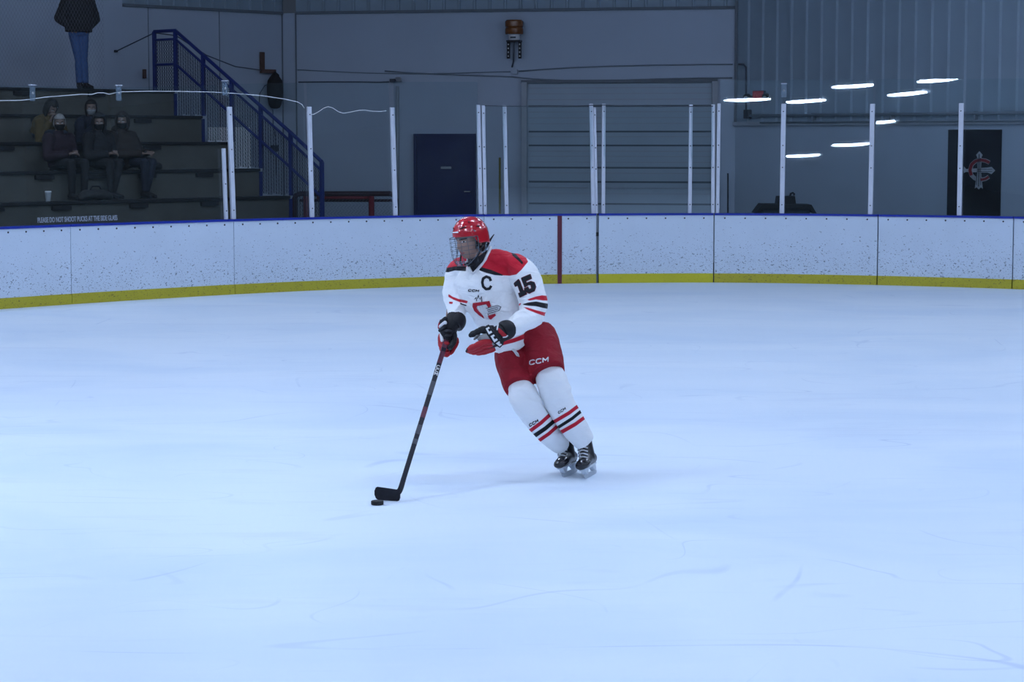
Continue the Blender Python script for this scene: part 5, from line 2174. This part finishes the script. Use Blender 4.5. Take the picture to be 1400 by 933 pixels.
sock([(750, 511, -.16, 18, .085), (753, 519, -.20, 21.5, .098), (758, 532, -.22, 22, .10), (765, 550, -.22, 20.5, .095), (776, 570, -.20, 19.5, .088), (788, 588, -.17, 18, .08), (796, 599.5, -.14, 16, .072), (800.5, 605.5, -.13, 14.5, .066)],
     [bandpoly((763.4, 570), (788.6, 553), (790.6, 557.8), (765.4, 574.5)), bandpoly((773, 584.3), (796.3, 569.4), (798, 574), (775.7, 589))],
     [bandpoly((768.5, 578), (792.4, 560.6), (794, 565), (770.6, 581.7))],
     ('CCM', 762.5, 563.5, 11, 2.8, -.56, .8), 1.0)
sock([(708, 529, -.17, 14.5, .08), (713.5, 538, -.215, 20, .096), (718.5, 548, -.235, 20.5, .10), (726, 562, -.23, 19, .098), (739, 579, -.18, 18, .088), (753, 595, -.11, 16.5, .08), (764, 606, -.06, 14.5, .070), (768.5, 610, -.04, 13, .064)],
     [bandpoly((724.8, 585.6), (751.3, 563.7), (753, 569), (727.4, 590)), bandpoly((737, 599), (759.8, 581), (762, 585.6), (740, 602.8))],
     [bandpoly((730.7, 592), (756.4, 572.7), (758.2, 577.9), (734.6, 596.6))],
     ('CCM', 723, 580.5, 13, 3.2, -.52, 1.0), 4.0)

# ---- skates
def skate(contact, fwd, up, tongue_h):
    O = V(contact)
    f = V(fwd).normalized()
    u = V(up)
    u = (u - f * u.dot(f)).normalized()
    r = f.cross(u)
    P = lambda a, b, c=0.0: O + f * a + r * c + u * b
    bt = MB()
    # foot: heel -> toe, then the ankle shaft
    st = [(-.145, .105, .026, .030), (-.125, .108, .036, .040), (-.06, .112, .041, .048), (.02, .108, .045, .044), (.08, .098, .048, .034), (.12, .092, .045, .028), (.148, .088, .034, .020)]
    bt.loft([(P(a, b), w, h) for a, b, w, h in st], ref=u, n=24)
    bt.loft([(P(-.045, .10), .046, .070), (P(-.060, .17), .044, .064), (P(-.068, .225), .046, .062), (P(-.076, .262), .048, .060), (P(-.092, .295), .040, .042)], ref=f, n=24)
    me = remesh(bt, .006, 4)
    B = bvh_of(me)
    boot = link('skate', me, M['skateblk'], player, smooth=True)
    tc_ = MB().loft([(P(.085, .097), .0505, .0365), (P(.12, .092), .048, .031), (P(.145, .088), .038, .024), (P(.158, .086), .018, .012)], ref=u, n=22)
    tc_.build('toe_cap', M['toecap'], boot, smooth=True, angle=50)
    tg = MB().loft([(P(.015, .150), .026, .010), (P(-.005, .20), .034, .010), (P(-.018, .25), .038, .010), (P(-.012, .285), .034, .009), (P(-.004, .30), .022, .007)], ref=f, n=18)
    tg.build('tongue', M['skateblk'], boot, smooth=True)
    for k in range(6):
        t = k / 5
        a, b = .075 - .075 * t, .137 + .10 * t
        w = .026 + .006 * t
        pts = [P(a - .012, b - .012, -w - .004), P(a + .006, b + .004, -w * .5), P(a + .009, b + .007, 0), P(a + .006, b + .004, w * .5), P(a - .012, b - .012, w + .004)]
        MB().tube(pts, .0062, 6).build('lace', M['lace'], boot, smooth=True)
    hb = MB()
    hb.prism([(-.125, .066), (-.118, .034), (-.10, .026), (-.075, .030), (-.052, .052), (-.02, .060), (.035, .060), (.062, .046), (.082, .026), (.112, .026), (.128, .044), (.138, .066)], O - r * .014, f, u, r * .028)
    ho = hb.build('blade_holder', M['holder'], boot)
    hp = MB().loft([(P(-.13, .068), .022, .010), (P(-.06, .072), .034, .012), (P(.06, .068), .040, .012), (P(.14, .066), .024, .010)], ref=u, n=18)
    hp.build('outsole', M['holder'], boot, smooth=True)
    rn_ = MB().prism([(-.150, .020), (-.138, .006), (-.11, .0005), (0, -.0), (.11, .0005), (.140, .008), (.152, .024), (.135, .030), (-.135, .030)], O - r * .002, f, u, r * .004)
    rn_.build('runner', M['steel'], boot)


skate(ground(779.5, 649.5), (-.36, -.93, 0), (-.27, 0, .96), 0)
skate(ground(808, 651.5), (-.30, -.95, 0), (-.27, .05, .96), 0)

# ---- helmet
hm = MB()
nA, nT = 64, 22


def rim_z(az):
    a = abs(az)
    if a < 62:
        return .030 + .004 * math.cos(math.radians(a * 2))
    if a < 80:
        return .030 - .055 * (a - 62) / 18
    if a < 112:
        return -.025
    return -.025 - .016 * min(1, (a - 112) / 30)


def helm(az, t):
    """t 0 = crown, 1 = rim"""
    a = math.radians(az)
    z1 = rim_z(az)
    Hh = .150
    # elevation from the crown down to the rim along an ellipse
    zc_ = Hh
    z = zc_ - (zc_ - z1) * (1 - math.cos(t * PI / 2)) ** .92
    k = max(0.0, 1 - ((max(z, .0)) / Hh) ** 2.6) ** .5
    ry = .124 if math.cos(a) > 0 else .132
    x, y = .104 * k * math.sin(a), ry * k * math.cos(a)
    w = 1.0
    # moulded ridges
    w += .020 * G(z - .062, .010) * (1 if abs(az) < 150 else .3)
    w -= .020 * G(z - .082, .007) * (1 if abs(az) > 18 else .2)
    w += .022 * G(abs(az) - 32, 9) * G(z - .105, .03)
    w -= .016 * G(abs(az) - 52, 6) * G(z - .095, .04)
    return V((x * w, y * w - .008, z))


vs, fs = [], []
for i in range(nT + 1):
    for j in range(nA):
        vs.append(HC + HR @ helm(360 * j / nA - 180, max(.02, i / nT)))
for i in range(nT):
    for j in range(nA):
        fs.append((i * nA + j, (i + 1) * nA + j, (i + 1) * nA + (j + 1) % nA, i * nA + (j + 1) % nA))
fs.append(tuple(range(nA)))
hm.add(vs, fs)
helmet = hm.build('helmet', M['helmet'], player, smooth=True)
so = helmet.modifiers.new('t', 'SOLIDIFY'); so.thickness = .007; so.offset = -1
sb_ = helmet.modifiers.new('s', 'SUBSURF'); sb_.levels = 1; sb_.render_levels = 1


def hpt(az, t, out=.002):
    a = helm(az, t)
    d = V((a.x, a.y, a.z * .6)).normalized()
    return HC + HR @ (a + d * out)


def patch(name, loop, m, out=.003, parent=None):
    c = [sum(p[0] for p in loop) / len(loop), sum(p[1] for p in loop) / len(loop)]
    mb = MB()
    P_ = [hpt(a, t, out) for a, t in loop] + [hpt(c[0], c[1], out + .001)]
    k = len(loop)
    mb.add(P_, [(i, (i + 1) % k, k) for i in range(k)])
    o = mb.build(name, m, parent or helmet)
    q = o.modifiers.new('t', 'SOLIDIFY'); q.thickness = .003
    return o


for sd in (1, -1):
    patch('vent', [(sd * 46, .62), (sd * 40, .66), (sd * 33, .69), (sd * 24, .70), (sd * 18, .67), (sd * 27, .655), (sd * 36, .63)], M['ink'])
    patch('vent', [(sd * 62, .44), (sd * 56, .40), (sd * 52, .45), (sd * 58, .50)], M['maroon'])
    patch('vent', [(sd * 95, .55), (sd * 82, .53), (sd * 82, .56), (sd * 95, .58)], M['ink'])
    patch('screw', [(sd * 70 + 3 * math.cos(q), .74 + .02 * math.sin(q)) for q in [k * PI / 4 for k in range(8)]], M['wire'], .004)
patch('badge', [(-16, .80), (16, .80), (16, .84), (-16, .84)], M['whiteprint'], .003)
# ear guards: clear loops under the rim
for sd in (1, -1):
    pts = []
    for q in range(13):
        a = q / 12 * PI
        pts.append(HC + HR @ V((sd * .094, -.014 + .036 * math.cos(a), -.040 - .046 * math.sin(a))))
    MB().tube(pts, .006, 8).build('ear_guard', M['clear'], helmet, smooth=True)
    MB().tube([HC + HR @ V((sd * .098, -.02, -.04)), HC + HR @ V((sd * .088, .02, -.095)), HC + HR @ V((sd * .05, .065, -.135)), HC + HR @ V((sd * .012, .085, -.148))], .006, 6).build('chin_strap', M['gloveblk'], helmet, smooth=True)
# loose strap flicking behind the ear (picture right)
MB().tube([HC + HR @ V((.098, -.05, -.06)), J_(662, 344, -.10), J_(667, 334, -.09), J_(671, 327, -.09), J_(675.5, 320.5, -.09)], [.009, .010, .009, .006, .003], 6).build('loose_strap', M['gloveblk'], helmet, smooth=True)
MB().tube([J_(661, 349, -.11), J_(658, 354, -.12), J_(650, 361, -.15), J_(640, 363, -.2)], [.012, .013, .012, .009], 8).build('jaw_strap', M['gloveblk'], helmet, smooth=True)
# wire cage
cage = MB()


def cpt(az, z):
    a = math.radians(az)
    k = 1 - .25 * max(0, (-.085 - z) / .075) ** 2
    return HC + HR @ V((.108 * math.sin(a) * k, .148 * math.cos(a) * k - .004, z))


for z, A in ((.026, 78), (-.002, 80), (-.028, 80), (-.054, 78), (-.080, 74), (-.106, 66), (-.132, 52), (-.152, 36)):
    cage.tube([cpt(-A + 2 * A * q / 20, z) for q in range(21)], .0013 if -.15 < z < .02 else .0024, 6)
for az in (-72, -50, -30, -12, 12, 30, 50, 72):
    lo_z = -.152 if abs(az) < 35 else (-.13 if abs(az) < 55 else -.08)
    cage.tube([cpt(az, .030 + (lo_z - .030) * q / 10) for q in range(11)], .0013, 6)
for sd in (-1, 1):
    cage.tube([cpt(sd * 80, .026), cpt(sd * 80, -.03), cpt(sd * 77, -.075), cpt(sd * 66, -.106), cpt(sd * 52, -.132), cpt(sd * 36, -.152)], .003, 6)
cage.build('face_cage', M['wire'], helmet, smooth=True)
cc = MB().loft([(HC + HR @ V((-.035, .098, -.128)), .010, .014), (HC + HR @ V((0, .116, -.134)), .014, .016), (HC + HR @ V((.035, .098, -.128)), .010, .014)], ref=HR @ V((0, 1, 0)), n=16)
cc.build('chin_cup', M['clear'], helmet, smooth=True)
# hair showing at the temples and nape
shell(HC, HR, (.082, .099, .110, .122, .13), lambda az, q: (abs(az) > 74 and q.z > -.055 and abs(az) < 120) or (abs(az) >= 120 and q.z > -.085), 'hair', M['hair'], player, .006)

# ---- gloves
def finger(parent, pts, r, m, name='finger'):
    mb = MB()
    P_ = [J_(*p) for p in pts]
    rr = [r] * len(P_)
    rr[-1] = r * .8
    mb.tube(P_, rr, 12)
    mb.ball(P_[-1], r * .84, n=12)
    # quilted segments: slightly fatter rolls between the joints
    for a, b in zip(P_, P_[1:]):
        mb.tube([a.lerp(b, .12), a.lerp(b, .3), a.lerp(b, .7), a.lerp(b, .88)], [r * .98, r * 1.13, r * 1.13, r * .98], 12)
    me_ = remesh(mb, .004, 3)
    return link(name, me_, m, parent, smooth=True)


# right hand (picture left): closed round the stick
g1 = MB()
g1.loft(S((623, 436, -.12, 13.5, .075), (620, 441, -.14, 12, .066), (616, 447, -.16, 11, .055), (612.5, 455, -.17, 11, .046), (611.5, 464, -.17, 9.5, .04), (612, 474, -.165, 8, .034), (612, 481, -.165, 6, .026)), n=26)
gl = link('glove', remesh(g1, .005, 3), M['gloveblk'], player, smooth=True)
# flared cuff
g2 = MB()
g2.loft(S((627, 436.5, -.11, 11, .082), (624.5, 440, -.125, 13, .086), (621, 446, -.14, 12, .075)), n=26)
link('cuff', remesh(g2, .006, 3), M['gloveblk'], gl, smooth=True)
# back-of-hand rolls, white and red trims on the outer edge
for (a, b, w, m) in (((603.5, 440.5, -.17), (609, 436, -.20), .015, 'gloveblk'), ((602.5, 446.5, -.17), (608.5, 441.5, -.215), .014, 'whiteprint'), ((601.8, 452, -.17), (608.5, 446.5, -.22), .014, 'gloveblk'), ((603, 457.5, -.18), (604.5, 466, -.215), .011, 'whiteprint')):
    mb = MB().tube([J_(*a), J_(*b)], w, 12)
    mb.ball(J_(*a), w, n=12).ball(J_(*b), w, n=12)
    link('knuckle_roll', remesh(mb, .004, 2), M[m], gl, smooth=True)
for k, q in enumerate([((603.5, 437.5), (602, 449))]):
    mb = MB().tube([J_(603.2, 437.5, -.155), J_(600.6, 444, -.15), J_(600.2, 450, -.155)], .009, 10)
    link('red_edge', remesh(mb, .004, 2), M['redtwill'], gl, smooth=True)
# fingers wrap round the shaft, thumb lies along it
STK_A, STK_B = J_(616.5, 440, -.15), None
fr_ = [((603, 457, -.13), (601.5, 466, -.17), (606.5, 471, -.215), (612.5, 470.5, -.225)),
       ((602.5, 463, -.12), (602, 472, -.16), (606, 477, -.215), (612, 476.5, -.225)),
       ((603.5, 468, -.11), (603.5, 477, -.16), (607, 482, -.21), (612.5, 481.5, -.22)),
       ((605, 473, -.11), (605.5, 481, -.155), (608.5, 485.5, -.20), (613, 485, -.21))]
for p in fr_:
    finger(gl, p, .0155, M['glovered'])
finger(gl, ((621, 455, -.18), (621.5, 465, -.215), (617.5, 473, -.235), (614, 476, -.24)), .017, M['gloveblk'], 'thumb')
finger(gl, ((624, 462, -.16), (625.5, 468, -.17), (621, 477, -.18), (616, 484, -.185)), .012, M['glovered'], 'palm_gusset')
for (x, y, dx) in ((612.5, 452, 3.5), (613, 458.5, 3.2)):
    mb = MB().loft(S((x - dx, y, -.215, 3, .006), (x, y + .3, -.225, 3.4, .010), (x + dx, y, -.215, 3, .006)), ref=UP, n=14)
    mb.build('thumb_pad', M['skateblk'], gl, smooth=True)

# left hand (picture right): open, palm facing the stick
g3 = MB()
g3.loft(S((693, 453, -.37, 12, .060), (684, 456.5, -.39, 12.5, .056), (675, 462, -.41, 13, .05), (667, 466, -.42, 11.5, .044), (661, 468, -.425, 9, .038)), n=26)
gr_ = link('glove', remesh(g3, .005, 3), M['gloveblk'], player, smooth=True)
g4 = MB()
g4.loft(S((697, 450, -.355, 12.5, .078), (692, 451.5, -.37, 14, .082), (686, 454.5, -.385, 13, .07)), n=26)
cuf = link('cuff', remesh(g4, .006, 3), M['gloveblk'], gr_, smooth=True)
# thumb on top, pointing to picture left
finger(gr_, ((675, 449.5, -.43), (666, 451, -.445), (656, 451.5, -.455)), .0225, M['gloveblk'], 'thumb')
finger(gr_, ((657, 452, -.455), (650, 455, -.46), (643.5, 458.6, -.465)), .0185, M['gloveblk'], 'thumb_tip')
finger(gr_, ((656, 457, -.43), (652, 461, -.435), (648.5, 464, -.44)), .0085, M['palm'], 'thumb_palm')
# grey palm
mb = MB().loft(S((654, 464, -.452, 3.0, .012), (659, 462.5, -.470, 5.0, .015), (665, 462, -.472, 6.0, .015), (671, 465, -.462, 7, .013), (676, 471, -.445, 4, .01)), n=18)
link('palm_patch', remesh(mb, .004, 3), M['palm'], gr_, smooth=True)
# four red fingers fanned in depth, dark tips
for (pts, r) in ((((672, 467, -.46), (660, 468.5, -.49), (650, 473.5, -.495), (641.5, 477.5, -.49)), .0195),
                 (((673, 470.5, -.44), (661, 473, -.46), (650.5, 477.5, -.465), (640.5, 480, -.46)), .0190),
                 (((675, 474, -.41), (663, 477.5, -.42), (653, 481, -.425), (644, 481.8, -.42)), .0180),
                 (((677, 476.5, -.38), (667, 480.5, -.38), (658, 482.6, -.38), (650.5, 482.6, -.38)), .0165)):
    fo_ = finger(gr_, pts, r, M['glovered'])
    tp = J_(*pts[-1]); tq = J_(*pts[-2])
    dd_ = (tp - tq).normalized()
    mb = MB().ball(tp + dd_ * r * .42, r * .62, n=12)
    mb.build('fingertip', M['gloveblk'], gr_, smooth=True)
# wrist strap with white letters, red and white inset on the cuff
GBm = MB()
for o_ in (gr_, cuf):
    off_ = ORIGIN[o_]
    GBm.add([v.co + off_ for v in o_.data.vertices], [tuple(p.vertices) for p in o_.data.polygons])
GB = BVHTree.FromPolygons([v.copy() for v in GBm.v], GBm.f)
decal('red_inset', [[(680.5, 449), (684, 450), (694, 459.5), (693.5, 461), (687.5, 461.2), (681.5, 455)]], GB, M['glovered'], gr_, .004)
decal('inset_edge', stroke([(681.5, 442.5), (680.5, 447), (679.5, 452)], 1.9) + stroke([(687, 461.3), (691, 460.8), (694.5, 458.6)], 1.3), GB, M['whiteprint'], gr_, .005)
sbm = MB().loft(S((664.5, 446.5, -.462, 4.8, .010), (668.5, 452, -.478, 5.4, .014), (674, 460, -.482, 5.6, .016), (680, 467.5, -.474, 5.4, .014), (686, 472.5, -.455, 4.6, .010)), n=20)
sme = remesh(sbm, .004, 2)
SB = bvh_of(sme)
strap_o = link('strap', sme, M['ink'], gr_, smooth=True)
for q in ([(664.2, 449.6), (668.6, 447.4), (669.6, 449.4), (667.2, 450.6), (669.0, 453.8), (671.4, 452.6), (673, 454.8), (668.6, 457.4)],
          [(670.8, 459.8), (675.0, 457.4), (676.4, 459.6), (674.2, 460.9), (676.4, 464.2), (678.8, 462.8), (680.4, 465), (675.8, 468.2)],
          [(678.0, 469.6), (682.2, 466.8), (683.6, 468.4), (681.8, 469.6), (684.6, 470.2), (686, 471.2), (683, 473.6)]):
    decal('strap_letter', [q], SB, M['whiteprint'], strap_o, .003)

# ---- stick and puck
hb_ = ground(544.5, 686.5)
stick_top = J_(613.2, 456, -.155)
heel = hb_ + V((0, 0, .035))
sdir = (stick_top - heel).normalized()
sroot = thing('hockey_stick', hb_, 'black hockey stick held in one glove with its blade on the ice', 'hockey stick')
sx = sdir.cross(V((0, 1, 0))).normalized()
sy = sx.cross(sdir).normalized()
Ls = (stick_top - heel).length


def shaft_seg(a, b, m, name, k=1.0):
    p, q = heel + sdir * Ls * a, heel + sdir * Ls * b
    return MB().box((p + q) / 2, sx * .0155 * k, sy * .0105 * k, (q - p) / 2, bev=.004).build(name, m, sroot)


sh_o = shaft_seg(.03, .93, M['stickblk'], 'shaft')
for a, b, m in ((.30, .335, 'stickgrey'), (.36, .42, 'stickgrey'), (.46, .53, 'stickred'), (.60, .69, 'stickgrey'), (.80, .88, 'stickred')):
    shaft_seg(a, b, M[m], 'shaft_print', 1.04)
shaft_seg(.90, 1.0, M['stickred'], 'grip_tape', 1.12)
MB().ball(heel + sdir * Ls, .021, n=14).build('butt_end', M['stickblk'], sroot, smooth=True)
# letters down the shaft
lw_ = MB()
for k, ch in enumerate('CCM'):
    o0 = heel + sdir * Ls * (.785 - .022 * k) - sy * .0118
    if sy.y > 0:
        o0 = heel + sdir * Ls * (.785 - .022 * k) - sy * .0118
    for line in GLYPH[ch]:
        for q in stroke([(u * .018 - .009, v * .022) for u, v in line], .0055):
            lw_.prism([(u, -v) for u, v in q], o0, sx if sx.x > 0 else -sx, sdir, -sy * .0008)
lw_.build('shaft_lettering', M['whiteprint'], sroot)
# blade: curved slab, bottom edge on the ice
toe_g = ground(515.5, 684.5)
bdir = (toe_g - hb_)
bdir.z = 0
BL = bdir.length
bdir.normalize()
bn_ = V((bdir.y, -bdir.x, 0))
bn_ = bn_ if bn_.y < 0 else -bn_
vs, fs = [], []
nB = 20
for i in range(nB + 1):
    t = i / nB
    u = -.012 + (BL + .018) * t
    z0 = .004 + .012 * max(0, (t - .66) / .34) ** 2 + .022 * max(0, (t - .88) / .12) ** 3 + .02 * max(0, (.06 - t) / .06)
    z1 = .072 + .016 * t - .026 * max(0, (t - .88) / .12) ** 3 + .03 * max(0, (.12 - t) / .12)
    cv = .020 * t * t
    th_ = .0055 - .0015 * t
    c = hb_ + bdir * u + bn_ * cv
    for z, s in ((z0, -1), (z0, 1), (z1, 1), (z1, -1)):
        vs.append(V((c.x, c.y, z)) + bn_ * th_ * s)
for i in range(nB):
    for j in range(4):
        fs.append((i * 4 + j, i * 4 + (j + 1) % 4, i * 4 + 4 + (j + 1) % 4, i * 4 + 4 + j))
fs += [(3, 2, 1, 0), tuple(nB * 4 + j for j in range(4))]
MB().add(vs, fs).build('blade', M['tape'], sroot, smooth=True, angle=40)
MB().loft([(hb_ + bdir * .012 + V((0, 0, .045)), .018, .007), (heel + sdir * .05, .017, .009), (heel + sdir * .14, .0158, .0106)], n=12).build('hosel', M['stickblk'], sroot, smooth=True)

pc = ground(515.8, 690.5)
pc = V((pc.x, pc.y + .0, 0))
pk = MB().lathe(pc, [(.034, .001), (.0375, .003), (.0381, .006), (.0381, .019), (.0375, .0225), (.034, .0254), (.01, .0254)], 32)
tag(pk.build('hockey_puck', M['puck'], smooth=True, angle=35), 'black puck on the ice in front of the stick blade', 'puck')
